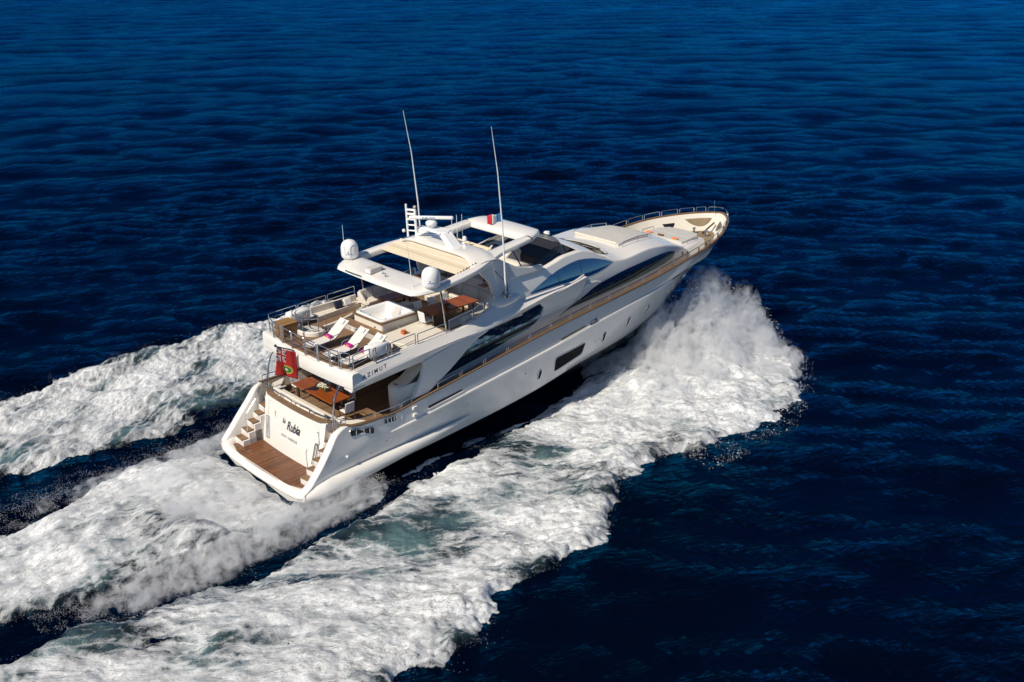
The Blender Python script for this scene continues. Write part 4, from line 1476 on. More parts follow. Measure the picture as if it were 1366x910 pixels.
# foredeck trunk with its sun pad, and the mooring well
rows = []
for x, w, zt in ((25.55, 2.05, 5.02), (26.0, 2.02, 5.04), (27.0, 1.82, 5.05), (27.8, 1.58, 5.0), (28.12, 1.42, 4.95), (28.26, 1.30, 4.85)):
    zf = 4.38
    half = [(w + .18, zf), (w + .04, zt - .10), (w - .04, zt - .02), (w - .16, zt)]
    rows.append([(x, -y, z) for y, z in half] + [(x, 0, zt + .05)] + [(x, y, z) for y, z in half[::-1]])
rows.append([(28.32, y * .98, 4.38) for x, y, z in rows[-1]])
trunk = part(MB().grid(rows), 'foredeck_trunk', 'gelcoat', smooth=50)
pad = MB().prism([(26.15, -1.42), (27.5, -1.38), (28.05, -1.02), (28.15, 0), (28.05, 1.02), (27.5, 1.38), (26.15, 1.42)], 'z', 5.03, 5.17)
pd = part(pad, 'foredeck_pad', 'fabric_grey', trunk, bevel=.04, seg=3)
part(MB().box((27.05, 0, 5.172), (.015, 2.7, .006)), 'pad_seam', 'fabric_cream', pd)
for s in (1, -1):
    part(MB().tube(rounded([(26.4, s * 1.60, 5.04), (26.4, s * 1.60, 5.24), (27.25, s * 1.52, 5.26), (27.25, s * 1.52, 5.04)], .05), .02, 6), 'pad_rail', 'steel', trunk)
well = [(28.2, -1.75), (29.2, -1.50), (30.0, -1.05), (30.55, -.4), (30.55, .4), (30.0, 1.05), (29.2, 1.50), (28.2, 1.75)]
part(MB().prism(well, 'z', 4.44, 4.545), 'mooring_well', 'foredeck_teak', smooth=0)
wl = part(MB().lathe([(0, .32), (.09, .32), (.11, .26), (.06, .2), (.07, .06), (.13, 0), (.13, -.06)], (29.6, -.45, 4.6), 14), 'windlass', 'steel')
part(MB().lathe([(0, .30), (.09, .30), (.11, .24), (.06, .2), (.07, .06), (.13, 0), (.13, -.06)], (29.6, .45, 4.6), 14), 'windlass', 'steel')
part(MB().tube([(29.8, 0, 4.6), (30.9, 0, 5.0)], .05, 6), 'anchor_chain', 'dark_metal')


def bulw_pt(t_i, u):
    r_ = rows_b[t_i]
    return Vector(r_[0]) * (1 - u) + Vector(r_[2]) * u


rows_b = [[tops[i], None, edge[i]] for i in range(len(tops))]


def near_i(x, side):
    return min(range(len(tops)), key=lambda i: abs(tops[i].x - x) + (0 if tops[i].y * side > 0 else 99))


def bulw_patch(x0, x1, side, u_top, u_bot, nm, mat, off=.02):
    i0, i1 = sorted((near_i(x0, side), near_i(x1, side)))
    rr_ = []
    for i in range(i0, i1 + 1):
        t_ = (i - i0) / max(1, i1 - i0)
        ub = u_top + (u_bot - u_top) * math.sin(math.pi * min(1, max(0.02, t_))) ** .7
        rr_.append([bulw_pt(i, u_top) + Vector((-.3 * off, -side * off, off)), bulw_pt(i, (u_top + ub) / 2) + Vector((-.3 * off, -side * off, off)), bulw_pt(i, ub) + Vector((-.3 * off, -side * off, off))])
    return part(MB().grid(rr_), nm, mat, bul)


bulw_patch(30.0, 31.25, 1, .28, .70, 'locker_recess', 'foredeck_teak')
bulw_patch(28.7, 29.35, 1, .42, .85, 'mooring_hatch', 'black_trim')
bulw_patch(30.3, 31.2, -1, .35, .8, 'mooring_hatch', 'black_trim')

# ------------------------------------------------------------ hardtop, mast and aerials
def ht_z(x):
    return 7.50 + 0.098 * (x - 6.5)


# one rounded slab with two openings: built as a ring of strips
def ht_half(x):
    return float(spl([6.45, 6.6, 7.0, 7.6, 8.6, 9.8, 11.1, 12.2, 14.0, 14.6, 14.95, 15.05], [2.6, 2.98, 3.22, 3.33, 3.33, 3.22, 2.82, 2.52, 2.36, 2.15, 1.55, 0.9])(x))


def slab(rows_xy, nm, thick=.20, crown=.10, par=None, mat='gelcoat'):
    """rows of (outer point, inner point) with rounded lips, following the rising line of the hardtop."""
    rows = []
    for (ox, oy), (ix, iy) in rows_xy:
        o_, i_ = Vector((ox, oy, ht_z(ox))), Vector((ix, iy, ht_z(ix)))
        rw = []
        for t, h in ((0, -.10), (0.015, -.03), (.06, .03), (.2, crown * .75), (.5, crown), (.8, crown * .7), (.94, .02), (1, -.05), (1, -.20), (.7, -.20), (.3, -.20), (.08, -.17)):
            p = o_ * (1 - t) + i_ * t
            p.z += h
            rw.append(p)
        rows.append(rw)
    return part(MB().grid(rows, close_v=True), nm, mat, par, smooth=45)


n_ = 33
aft = []
for t in np.linspace(-1, 1, n_):
    a = abs(t)
    y = 3.33 * t
    x = 6.45 + 0.08 * a ** 2 + 1.15 * max(0, (a - .78) / .22) ** 2.2
    yo = math.copysign(min(abs(y), 3.33), y) if y else 0
    aft.append(((x, yo), (7.92 + .05 * a, max(-2.62, min(2.62, y * .86)))))
ht = slab(aft, 'hardtop', crown=.06)
for s in (1, -1):
    side = [((x, s * ht_half(x)), (x, s * (ht_half(x) - 0.55 - .03 * (x - 7.6)))) for x in np.linspace(7.55, 11.6, 18)]
    slab(side, 'side_beam', crown=.06, par=ht)
    side = [((x, s * ht_half(x)), (x, s * 1.78)) for x in np.linspace(11.5, 13.9, 10)]
    slab(side, 'side_beam', crown=.06, par=ht)
fr_ = []
for t in np.linspace(-1, 1, n_):
    y = 2.36 * t
    a = abs(t)
    x = 15.05 - 0.12 * a ** 2 - 0.95 * max(0, (a - .72) / .28) ** 2
    fr_.append(((x, y), (13.80, max(-1.9, min(1.9, y)))))
slab(fr_, 'front_beam', crown=.10, par=ht)
# cross beam with its raised canopy
rows = []
for t in np.linspace(-1, 1, 25):
    a = abs(t)
    y = 2.85 * t
    drop = 0.34 * max(0, (a - .55) / .45) ** 2
    x0 = 10.12 - 0.35 * max(0, (a - .7) / .3) ** 2
    rows.append([(x0 + .7, y, 7.70), (x0 + .35, y, 7.84 - drop * .2), (x0 - .02, y, 8.13 - drop), (x0 - .04, y, 8.17 - drop), (x0, y, 8.20 - drop), (x0 + .3, y, 8.24 - drop), (x0 + .9, y, 8.27 - drop * .8), (x0 + 1.35, y, 8.18 - drop * .6), (x0 + 1.5, y, 8.02 - drop * .2), (x0 + 1.4, y, 7.86)])
part(MB().grid(rows), 'arch_beam', 'gelcoat', ht, smooth=40)
# folded slatted awnings
for xa, xb, w, nm in ((9.05, 10.25, 2.72, 7), (11.2, 12.0, 1.78, 5)):
    rows = []
    k = nm * 4
    for i in range(k + 1):
        x = xa + (xb - xa) * i / k
        rows.append([(x, y, ht_z(x) + .0 + .075 * (i % 4 == 2) + .012 * (i % 4 == 1) + .13 * (i / k) * (nm == 7)) for y in (-w, -w * .5, 0, w * .5, w)])
    part(MB().grid(rows), 'folded_awning', 'awning_slats', ht, smooth=15)
for s in (1, -1):
    part(MB().tube([(7.9, s * 3.0, ht_z(7.9) - .12), (8.12, s * 3.02, 5.4)], .042, 10), 'hardtop_pole', 'steel', ht)
    fin = [(10.3, 7.62), (10.8, 7.86), (11.4, 7.98), (12.0, 7.62), (12.7, 7.22), (13.5, 7.02), (14.3, 6.94), (14.3, 6.72), (12.2, 6.76), (11.85, 6.45), (11.35, 6.0), (11.1, 6.35), (10.95, 6.9)]
    f_ = part(MB().prism(fin, 'y', lambda x, z: s * (2.74 - .14 * (z - 6.6)), lambda x, z: s * (2.56 - .14 * (z - 6.6))), 'arch_leg', 'gelcoat', ht, bevel=.04, seg=3)
    lettering('-105', 'hull_number', 'ink_navy', f_, (11.42, s * (2.745 - .14 * .55), 7.02), (-s * 1, 0, 0), (0, -s * .14, 1), .32, spacing=1.15, bold=.01, depth=.012)
    part(MB().tube([(11.35, s * 2.62, 7.35), (11.75, s * 3.0, 6.72)], .014, 5), 'stay', 'dark_metal', ht)

# satellite domes
for s in (1, -1):
    dm = part(MB().lathe([(0, .80), (.13, .785), (.25, .73), (.34, .63), (.385, .50), (.40, .38), (.40, .08), (.38, .01), (.32, -.06), (.16, -.10), (.16, -.16)], (7.45, s * 2.98, ht_z(7.45) + .14), 28), 'satellite_dome', 'dome_white', ht, smooth=60)
    part(MB().box((7.45 - .27, s * 2.98 - .28, ht_z(7.45) + .42), (.05, .05, .05)), 'dome_mark', 'ink_navy', dm, smooth=0)
    for j in range(5):
        a = R(215 + j * 9)
        part(MB().box((7.45 + .403 * math.cos(a), s * 2.98 + .403 * math.sin(a), ht_z(7.45) + .33 + .01 * (j % 2)), (.012, .04, .035), Matrix.Rotation(a, 3, 'Z')), 'dome_mark', 'dome_blue', dm, smooth=0)
part(MB().tube([(6.95, 2.62, ht_z(7) + .02), (6.93, 2.62, ht_z(7) + 1.85)], [.022, .008], 6), 'whip_aerial', 'dome_white', ht)
part(MB().tube([(6.95, -2.32, ht_z(7) + .02), (6.80, -2.32, ht_z(7) + 2.2)], [.022, .006], 6), 'whip_aerial', 'dome_white', ht)
fl = part(MB().prism([(6.72, 7.60), (7.30, 7.66), (7.42, 7.86), (6.76, 7.84)], 'y', .38, .80), 'floodlight', 'fabric_grey', ht, bevel=.02)
part(MB().box((6.73, .59, 7.72), (.03, .34, .16)), 'lamp_glass', 'dome_white', fl)
part(MB().tube([(7.0, -.35, 7.6), (7.0, -.35, 7.74), (6.86, -.35, 7.80)], .045, 8), 'horn', 'steel', ht)
part(MB().tube(rounded([(6.46, 1.9, 7.48), (6.40, 1.9, 7.56), (6.38, 1.3, 7.56), (6.40, .7, 7.56), (6.46, .7, 7.48)], .05), .018, 6), 'awning_bar', 'dark_metal', ht)
for y in (-2.2, -1.9, .6, 1.1):
    part(MB().box((10.08, y, 7.74), (.12, .05, .12)), 'awning_catch', 'dark_metal', ht)

# radar mast
mast = part(MB().tube([(10.42, 2.42, 8.15), (10.40, 2.42, 9.72)], .05, 8), 'mast', 'dome_white', ht)
part(MB().tube([(10.62, 2.02, 8.15), (10.60, 2.02, 9.50)], .065, 8), 'mast_post', 'dome_white', mast)
for z in (8.45, 8.72, 9.0, 9.25, 9.45):
    part(MB().tube([(10.41, 2.42, z), (10.61, 2.02, z)], .055 if z > 8.9 else .035, 8), 'mast_step', 'dome_white', mast)
part(MB().lathe([(0, .10), (.07, .10), (.07, 0), (.04, -.02)], (10.60, 2.02, 9.56), 10), 'mast_lamp', 'fabric_grey', mast)
part(MB().lathe([(0, .09), (.06, .06), (.085, 0), (.06, -.06), (0, -.09)], (10.32, 2.60, 8.42), 10), 'side_lamp', 'dome_white', mast)
part(MB().tube([(10.65, 1.95, 8.28), (10.75, 1.05, 8.72)], .075, 10), 'mast_brace', 'dome_white', mast)
part(MB().prism([(10.35, -.05), (10.35, 1.2), (10.62, 1.35), (11.05, 1.2), (11.05, -.05), (10.7, -.25)], 'z', 8.72, 8.82), 'radar_platform', 'dome_white', mast, bevel=.03)
part(MB().prism([(-.18, 8.80), (.22, 8.74), (-.55, 8.16), (-1.0, 8.16)], 'x', 10.42, 10.95), 'mast_leg', 'dome_white', mast, bevel=.03)
rd = part(MB().lathe([(0, .30), (.16, .29), (.25, .22), (.27, .12), (.22, .03), (.12, 0), (.12, -.08)], (10.62, .85, 8.90), 18), 'radar_pedestal', 'dome_white', mast, smooth=60)
sc0, sc1 = Vector((9.95, 1.62, 9.32)), Vector((11.25, .02, 9.32))
dv = (sc1 - sc0).normalized()
pv = Vector((-dv.y, dv.x, 0))
part(MB().tube([sc0, sc0 + dv * .04, sc1 - dv * .04, sc1], [.07, .10, .10, .07], 10, rz=[.06, .085, .085, .06]), 'radar_scanner', 'dome_white', rd)
lettering('FURUNO', 'scanner_lettering', 'dome_blue', rd, tuple((sc0 + sc1) / 2 - pv * .0 + Vector((-.075, -.06, -.045)) - dv * .1), tuple(dv), (0, 0, 1), .10, bold=.02, spacing=1.1)
part(MB().lathe([(0, .26), (.2, .25), (.3, .18), (.32, .06), (.28, 0)], (11.0, 2.0, 8.34), 16), 'small_radome', 'dome_white', mast, smooth=60)
gp = part(MB().lathe([(0, .20), (.06, .19), (.10, .13), (.11, .02), (.09, -.04)], (11.35, -.62, 8.36), 12), 'gps_dome', 'dome_white', ht, smooth=60)
part(MB().lathe([(0, .2), (.14, .17), (.17, .07), (.1, 0), (.06, -.14)], (17.45, .25, 7.13), 14), 'searchlight', 'dome_white', ht, smooth=60)
for ax_, ay_, h in ((10.9, -.30, 1.35), (11.15, -.35, 1.35), (11.5, -.30, 1.3)):
    part(MB().tube([(ax_, ay_, 8.2), (ax_, ay_, 8.2 + h)], [.016, .010], 5), 'whip_aerial', 'dome_white', ht)
part(MB().tube([(10.9, -.9, 8.26), (11.55, -.35, 8.28)], .03, 6).tube([(11.0, -1.1, 8.2), (11.0, -.9, 8.42)], .03, 6), 'aerial_bracket', 'dome_white', ht)
for s in (1, -1):
    part(MB().tube([(11.66, s * 3.0, 6.20), (11.62, s * 3.0, 7.6), (11.56, s * 3.0, 9.5), (11.36, s * 3.02, 11.9), (11.05, s * 3.05, 13.9)], [.048, .04, .034, .022, .009], 8), 'tall_aerial', 'dome_white')
    part(MB().box((11.66, s * 3.0, 6.45), (.09, .14, .14)).box((11.66, s * 3.0, 6.25), (.12, .16, .08)), 'aerial_bracket', 'steel', bevel=.02)

# ------------------------------------------------------------ upper deck fixtures
tub = part(MB().grid([[(x, y, z) for x, y in rrect(1.01, 1.05, .08, 4, 7.11, 0)] for z in (5.19, 5.83)], close_v=True), 'hot_tub', 'gelcoat_cream')
rows = []
for hx, hy, r_, z in ((.98, 1.02, .2, 5.86), (.97, 1.01, .2, 5.90), (.93, .97, .2, 5.925), (.84, .88, .22, 5.92), (.78, .82, .25, 5.86), (.70, .74, .26, 5.62), (.60, .64, .28, 5.42), (.42, .46, .28, 5.38), (.04, .04, .02, 5.38)):
    rows.append([(x, y, z) for x, y in rrect(hx, hy, r_, 6, 7.11, 0)])
bas = part(MB().grid(rows, close_v=True), 'basin', 'tub_white', tub, smooth=60)
rows = [[(x, y, z) for x, y in rrect(hx, hy, .12, 5, 7.11, 0)] for hx, hy, z in ((1.07, 1.12, 5.80), (1.07, 1.12, 5.865), (.95, .99, 5.868))]
part(MB().grid(rows, close_v=True), 'teak_surround', 'teak_cap', tub)
part(MB().prism([(7.55, 5.50), (7.9, 5.90), (7.9, 5.5)], 'y', -.18, .28), 'tub_step', 'fabric_grey', tub, bevel=.02)
for k in range(9):
    part(MB().lathe([(0, .01), (.022, .008), (.026, 0)], (7.74 - .03 * (k % 3), .34 + .11 * (k // 3), 5.56 + .09 * (k % 3)), 8), 'water_jet', 'steel', tub)
for x, y in ((6.3, .75), (6.3, .95), (6.45, -.9), (7.9, -.95), (6.26, 0)):
    part(MB().lathe([(0, .03), (.03, .025), (.035, 0)], (x, y, 5.93), 8), 'tap', 'steel', tub)
part(MB().box((6.095, -.55, 5.55), (.02, .10, .06)), 'vent', 'black_trim', tub)
stp = part(MB().box2((5.62, -1.32, 5.19), (6.10, 1.42, 5.46)), 'tub_platform', 'gelcoat', bevel=.02)
part(MB().box2((5.60, -1.34, 5.455), (6.10, 1.44, 5.485)), 'teak_planks', 'teak_deck', stp, smooth=0)
for y in (-.75, .1, .95):
    part(MB().box((5.612, y, 5.33), (.02, .62, .17)), 'vent_panel', 'fabric_grey', stp)
spd = part(MB().prism([(5.62, -1.36), (8.12, -1.12), (8.12, -2.45), (8.05, -3.0), (5.9, -3.02), (5.62, -2.2)], 'z', 5.19, 5.47), 'sun_pad', 'fabric_cream', bevel=.05, seg=3)
part(MB().box((6.9, -2.0, 5.472), (.015, 1.9, .005)), 'pad_seam', 'fabric_grey', spd)
# stair well to the deck below with its curved coaming and rails
rows = []
for a in np.linspace(R(95), R(300), 22):
    x, y = 4.35 + .62 * math.cos(a), 1.95 + .85 * math.sin(a)
    nx, ny = math.cos(a), math.sin(a)
    rows.append([(x, y, 5.19), (x, y, 5.36), (x - .05 * nx, y - .05 * ny, 5.40), (x - .12 * nx, y - .12 * ny, 5.38), (x - .13 * nx, y - .13 * ny, 5.20)])
cm = part(MB().grid(rows), 'stairwell_coaming', 'gelcoat', smooth=50)
part(MB().prism([(4.35 + .52 * math.cos(a), 1.95 + .75 * math.sin(a)) for a in np.linspace(0, 2 * np.pi, 24, endpoint=False)], 'z', 5.19, 5.212), 'stair_opening', 'fabric_grey', cm, smooth=0)
for k in range(4):
    part(MB().prism([(4.35, 1.95), (4.35 + .5 * math.cos(R(200 + 35 * k)), 1.95 + .72 * math.sin(R(200 + 35 * k))), (4.35 + .5 * math.cos(R(228 + 35 * k)), 1.95 + .72 * math.sin(R(228 + 35 * k)))], 'z', 5.213, 5.225 + .012 * k), 'stair_tread', 'gelcoat' if k % 2 else 'ink_grey', cm, smooth=0)
rows = []
for t in np.linspace(0, 1, 22):
    x = 4.65 + 3.2 * t
    y = 1.35 + 1.25 * t ** 1.6
    rows.append([(x, y - .07, 5.19), (x, y - .07, 5.50 - .12 * t), (x, y, 5.53 - .12 * t), (x, y + .07, 5.50 - .12 * t), (x, y + .07, 5.19)])
part(MB().grid(rows), 'curved_seat_back', 'gelcoat_cream', smooth=50)
rows = []
for t in np.linspace(0, 1, 14):
    x = 5.2 + 2.5 * t
    rows.append([(x, 2.62 + .25 * t, 5.19), (x, 2.62 + .25 * t, 5.44), (x, 3.12, 5.46), (x, 3.14, 5.75), (x, 3.22, 5.76)])
part(MB().grid(rows), 'side_seat', 'fabric_cream', smooth=20)
rl = MB()
for a0, a1, z in ((R(100), R(310), 6.05),):
    pts = [(4.35 + .66 * math.cos(a), 1.95 + .9 * math.sin(a), z) for a in np.linspace(a0, a1, 16)]
    rl.tube(pts, .022, 6)
rl_o = part(rl, 'stairwell_rail', 'steel')
for a in (R(100), R(150), R(205), R(260), R(310)):
    part(MB().tube([(4.35 + .66 * math.cos(a), 1.95 + .9 * math.sin(a), 5.19), (4.35 + .66 * math.cos(a), 1.95 + .9 * math.sin(a), 6.05)], .02, 6), 'rail_post', 'steel', rl_o)

# corner sofa and console forward of the tables
part(MB().box2((11.05, -2.35, 5.19), (11.55, 1.9, 5.60)), 'sofa_seat', 'fabric_cream', bevel=.05, seg=3)
part(MB().box2((9.4, -2.75, 5.19), (11.5, -2.42, 5.60)), 'sofa_seat', 'fabric_cream', bevel=.05, seg=3)
for y0, y1 in ((-2.35, -1.25), (-1.22, -.1), (-.07, .95), (.98, 1.9)):
    part(MB().box((11.62, (y0 + y1) / 2, 5.80), (.20, y1 - y0, .56), Matrix.Rotation(R(12), 3, 'Y')), 'sofa_back', 'fabric_grey', bevel=.04, seg=3)
cn = part(MB().prism([(11.72, -2.45), (11.72, 1.0), (12.6, 1.0), (12.6, -2.0), (12.2, -2.5)], 'z', 5.19, 6.06), 'console_counter', 'gelcoat_cream', bevel=.05, seg=3)
for y in (-.95, -1.75):
    part(MB().box((12.12, y, 6.067), (.40, .52, .014)), 'wooden_lid', 'varnish_wood', cn)
part(MB().tube(rounded([(12.45, -.6, 6.06), (12.45, -.6, 6.30), (12.45, -1.9, 6.30), (12.45, -1.9, 6.06)], .08), .02, 6), 'console_rail', 'dark_metal', cn)
bar = part(MB().box2((10.2, 1.95, 5.19), (11.6, 2.35, 6.12)), 'bar_counter', 'gelcoat_cream', bevel=.03)
part(MB().box2((9.9, 1.75, 6.12), (11.7, 2.35, 6.18)), 'bar_top', 'varnish_wood', bar, bevel=.01)

# rails round the upper deck
def hoop(x0, y0, x1, y1, z0, z1, mids=(.5,), nm='deck_rail', zb1=None, zt1=None):
    zb1 = z0 if zb1 is None else zb1
    zt1 = z1 if zt1 is None else zt1
    h_ = MB().tube(rounded([(x0, y0, z0), (x0, y0, z1), (x1, y1, zt1), (x1, y1, zb1)], .05, 3), .023, 7)
    o_ = part(h_, nm, 'steel')
    for t in mids:
        part(MB().tube([(x0, y0, z0 + (z1 - z0) * t), (x1, y1, zb1 + (zt1 - zb1) * t)], .015, 5), 'mid_bar', 'steel', o_)
    return o_


ap = [(3.02, 3.16), (2.80, 2.45), (2.72, 1.62), (2.68, .75), (2.66, -.30), (2.67, -1.22), (2.70, -2.10), (2.82, -2.62), (3.02, -3.12)]
for i in range(len(ap) - 1):
    (xa, ya), (xb, yb) = ap[i], ap[i + 1]
    d_ = Vector((xb - xa, yb - ya)).normalized() * .045
    hoop(xa + d_.x, ya + d_.y, xb - d_.x, yb - d_.y, 5.19, 5.95, (.35, .68))
for x0, x1 in ((3.08, 4.5), (4.6, 6.1), (6.2, 7.7)):
    hoop(x0, 3.24, x1, 3.24, 5.24, 6.02 + .03 * (x0 - 3), (.4, .72), zb1=5.3, zt1=6.02 + .03 * (x1 - 3))
for x0, x1 in ((3.08, 4.0), (4.08, 4.9), (4.98, 6.3), (6.4, 8.0)):
    o_ = hoop(x0, -3.20, x1, -3.16, 5.24, 5.86, (.42,) if x0 > 4.9 else (.3, .6), zb1=5.40, zt1=5.9)
for s, rng in ((-1, ((8.2, 9.65), (9.72, 10.35), (10.42, 11.05))), (1, ((8.2, 9.65), (9.72, 10.35), (10.42, 11.05)))):
    for x0, x1 in rng:
        za, zb_ = float(W_ZT(x0)), float(W_ZT(x1))
        ya, yb = s * (float(W_YT(x0)) - .12), s * (float(W_YT(x1)) - .12)
        o_ = hoop(x0, ya, x1, yb, za, za + .52, (), zb1=zb_, zt1=zb_ + .50)
        g_ = MB().grid([[(x0 + .05, ya, za + .10), (x0 + .05, ya, za + .48)], [(x1 - .05, yb, zb_ + .08), (x1 - .05, yb, zb_ + .46)]])
        part(g_, 'glass_panel', 'glass_clear', o_, smooth=0, recalc=False)
# bent light poles and hand rails on the after deck
for s in (1, -1):
    part(MB().tube([(2.30, s * 2.55, 2.95), (2.32, s * 2.56, 3.4), (2.42, s * 2.58, 3.9), (2.60, s * 2.60, 4.3), (2.85, s * 2.62, 4.62)], [.04, .04, .036, .03, .025], 8), 'curved_pole', 'steel')
    part(MB().lathe([(0, .09), (.07, .06), (.08, 0), (.05, -.05)], (2.88, s * 2.62, 4.66), 10), 'pole_lamp', 'black_trim')
    for y0, y1 in ((.15, 1.15), (1.22, 2.3)):
        part(MB().tube(rounded([(2.0, s * y0, 2.97), (2.0, s * y0, 3.16), (2.02 + .05 * y1, s * y1, 3.16), (2.02 + .05 * y1, s * y1, 2.97)], .06), .021, 6), 'after_rail', 'steel')
bn = part(MB().box2((2.32, -2.1, 2.42), (2.80, 2.1, 2.84)), 'after_bench', 'fabric_cream', bevel=.05, seg=3)
part(MB().box((2.28, 0, 2.98), (.14, 4.0, .34), Matrix.Rotation(R(-8), 3, 'Y')), 'bench_back', 'fabric_cream', bn, bevel=.05, seg=3)
for s in (1, -1):
    part(MB().prism([(2.6, s * 2.15), (3.3, s * 2.9), (3.5, s * 3.2), (2.7, s * 3.0)], 'z', 2.42, 2.86), 'corner_locker', 'gelcoat_cream', bevel=.04)
staff = part(MB().tube([(2.62, .55, 5.15), (2.40, .55, 5.28), (1.78, .55, 5.60)], [.03, .03, .022], 7), 'flagstaff', 'dark_metal')
part(MB().lathe([(0, .07), (.05, .05), (.06, 0), (.04, -.05), (0, -.06)], (1.76, .55, 5.63), 8), 'finial', 'dark_metal', staff)

# ------------------------------------------------------------ loose things on the decks
def lounger(loc, label, rz=0.0):
    t = thing('sun_lounger', label, 'sun lounger', loc, 'sun loungers on the upper deck')
    return t


def fill_lounger(t):
    L = t.location
    def P(pts):
        return [(L.x + x, L.y + y, L.z + z) for x, y, z in pts]
    w = .32
    prof = [(0.0, .30), (.5, .31), (1.0, .33), (1.22, .36), (1.45, .52), (1.75, .76), (2.02, .96)]
    rows = [[(L.x + x, L.y - w, L.z + z), (L.x + x, L.y - w * .4, L.z + z - .018), (L.x + x, L.y + w * .4, L.z + z - .018), (L.x + x, L.y + w, L.z + z)] for x, z in prof]
    low = [[(a, b_, c - .02) for a, b_, c in r_] for r_ in rows]
    mb_ = MB().grid(rows).grid(low, flip=True)
    for r1, r2 in ((rows[0], low[0]), (rows[-1], low[-1])):
        mb_.grid([r1, r2])
    mb_.grid([[r_[0] for r_ in rows], [r_[0] for r_ in low]]).grid([[r_[3] for r_ in rows], [r_[3] for r_ in low]])
    mb_.build('sling', 'sling', t)
    for s in (1, -1):
        MB().tube(P([(x, s * (w + .012), z - .012) for x, z in prof]), .016, 6).build('frame_rail', 'steel', t)
        for x0, x1, z in ((.25, .12, .30), (1.15, 1.32, .34)):
            MB().tube(P([(x0, s * w, z), (x1, s * w, 0.0)]), .016, 6).build('leg', 'steel', t)
        MB().tube(rounded(P([(.95, s * (w + .02), .33), (1.05, s * (w + .05), .50), (1.50, s * (w + .05), .54), (1.56, s * (w + .02), .60)]), .06), .015, 6).build('armrest', 'steel', t)
    MB().box((L.x + 1.86, L.y, L.z + .88), (.10, .30, .20), Matrix.Rotation(R(-38 + 90), 3, 'Y').to_3x3()).build('head_pillow', 'soft_white', t, bevel=.04, seg=3)


l1 = lounger((2.86, -.10, 5.20), 'white sling sun lounger nearest the wicker chest, a purple towel roll across it')
fill_lounger(l1)
for loc, lab in (((2.86, -1.60, 5.20), 'white sling sun lounger in the middle of the three behind the after rail'),
                 ((2.92, -2.72, 5.20), 'white sling sun lounger partly hidden behind the canister at the starboard rail')):
    c = copy_tree(l1, None, loc)
    c['label'] = lab


def towel(loc, label, mat='purple_towel', rz=0.0, L=.42, r=.085, group='rolled purple towels'):
    t = thing('rolled_towel', label, 'towel', loc, group)
    c, s_ = math.cos(rz), math.sin(rz)
    def P(u, a, rr):
        x, y = rr * math.cos(a), u
        return (loc[0] + x * c - y * s_, loc[1] + x * s_ + y * c, loc[2] + r + rr * math.sin(a))
    us = [-L / 2, -L / 2 + .01, -L * .2, 0, L * .2, L / 2 - .01, L / 2]
    rsx = [r * .8, r, r * 1.03, r, r * 1.03, r, r * .8]
    rows = [[P(u, a, rr * (1.08 if k == 2 else 1)) for k, a in enumerate(np.linspace(0, 2 * np.pi, 14, endpoint=False))] for u, rr in zip(us, rsx)]
    mb_ = MB().grid(rows, close_v=True)
    o_ = len(mb_.v)
    mb_.f.append(tuple(range(14))[::-1])
    mb_.f.append(tuple(range(o_ - 14, o_)))
    mb_.build('terry_roll', mat, t, smooth=70)
    band = [[P(u, a, r * 1.06) for a in np.linspace(R(150), R(210) if mat != 'purple_towel' else R(235), 6)] for u in np.linspace(-L * .20, L * .20, 5)]
    if mat == 'purple_towel':
        MB().grid(band).build('stripe', 'orange_cloth', t)
    return t


towel((4.00, -.10, 5.52), 'purple towel roll lying on the lounger nearest the wicker chest')
towel((4.00, -1.60, 5.52), 'purple towel roll lying on the middle lounger')
towel((4.02, -2.72, 5.52), 'purple towel roll half hidden by the white canister at the starboard rail')
towel((26.32, 1.05, 5.17), 'orange towel roll at the far side of the foredeck pad', 'orange_cloth', .1, .36, .055, 'rolled towels on the foredeck pad')
towel((26.30, .20, 5.17), 'dark brown towel roll in the middle of the foredeck pad', 'brown_cloth', .1, .36, .055, 'rolled towels on the foredeck pad')
towel((26.28, -.85, 5.17), 'orange towel roll at the near side of the foredeck pad', 'orange_cloth', .1, .36, .055, 'rolled towels on the foredeck pad')

ch = thing('storage_chest', 'golden brown wicker chest standing in the after port corner of the upper deck', 'chest', (3.42, 2.42, 5.20))
MB().box2((3.05, 2.05, 5.20), (3.80, 2.80, 5.70)).build('chest_body', 'wicker', ch, bevel=.02)
MB().box2((3.02, 2.02, 5.70), (3.83, 2.83, 5.78)).build('lid', 'wicker', ch, bevel=.02)


def canister(x, y, label, s):
    t = thing('life_raft', label, 'life raft', (x, y, 5.22), 'life raft canisters')
    rows = []
    L = 1.10
    for u, r_ in ((-L / 2, .11), (-L / 2 + .02, .18), (-L / 2 + .08, .22), (-.05, .235), (.05, .235), (L / 2 - .08, .22), (L / 2 - .02, .18), (L / 2, .11)):
        rows.append([(x + u, y + r_ * 1.05 * math.copysign(abs(math.cos(a)) ** .4, math.cos(a)), 5.70 + r_ * 1.1 * math.copysign(abs(math.sin(a)) ** .4, math.sin(a))) for a in np.linspace(0, 2 * np.pi, 20, endpoint=False)])
    mb_ = MB().grid(rows, close_v=True)
    mb_.f.append(tuple(range(20))[::-1])
    mb_.f.append(tuple(range(140, 160)))
    mb_.build('canister', 'soft_white', t, smooth=60)
    for u in (-.3, .3):
        MB().tube(rounded([(x + u, y - .30, 5.22), (x + u, y - .30, 5.85), (x + u, y - .30, 5.95)], .03), .018, 6).tube([(x + u, y - .30, 5.30), (x + u, y + .28, 5.30), (x + u, y + .28, 5.22)], .018, 6).build('cradle', 'steel', t)
        MB().tube([(x + u, y + .256 * math.cos(a), 5.70 + .268 * math.sin(a)) for a in np.linspace(R(-60), R(240), 16)], .012, 5).build('strap', 'fabric_grey', t)


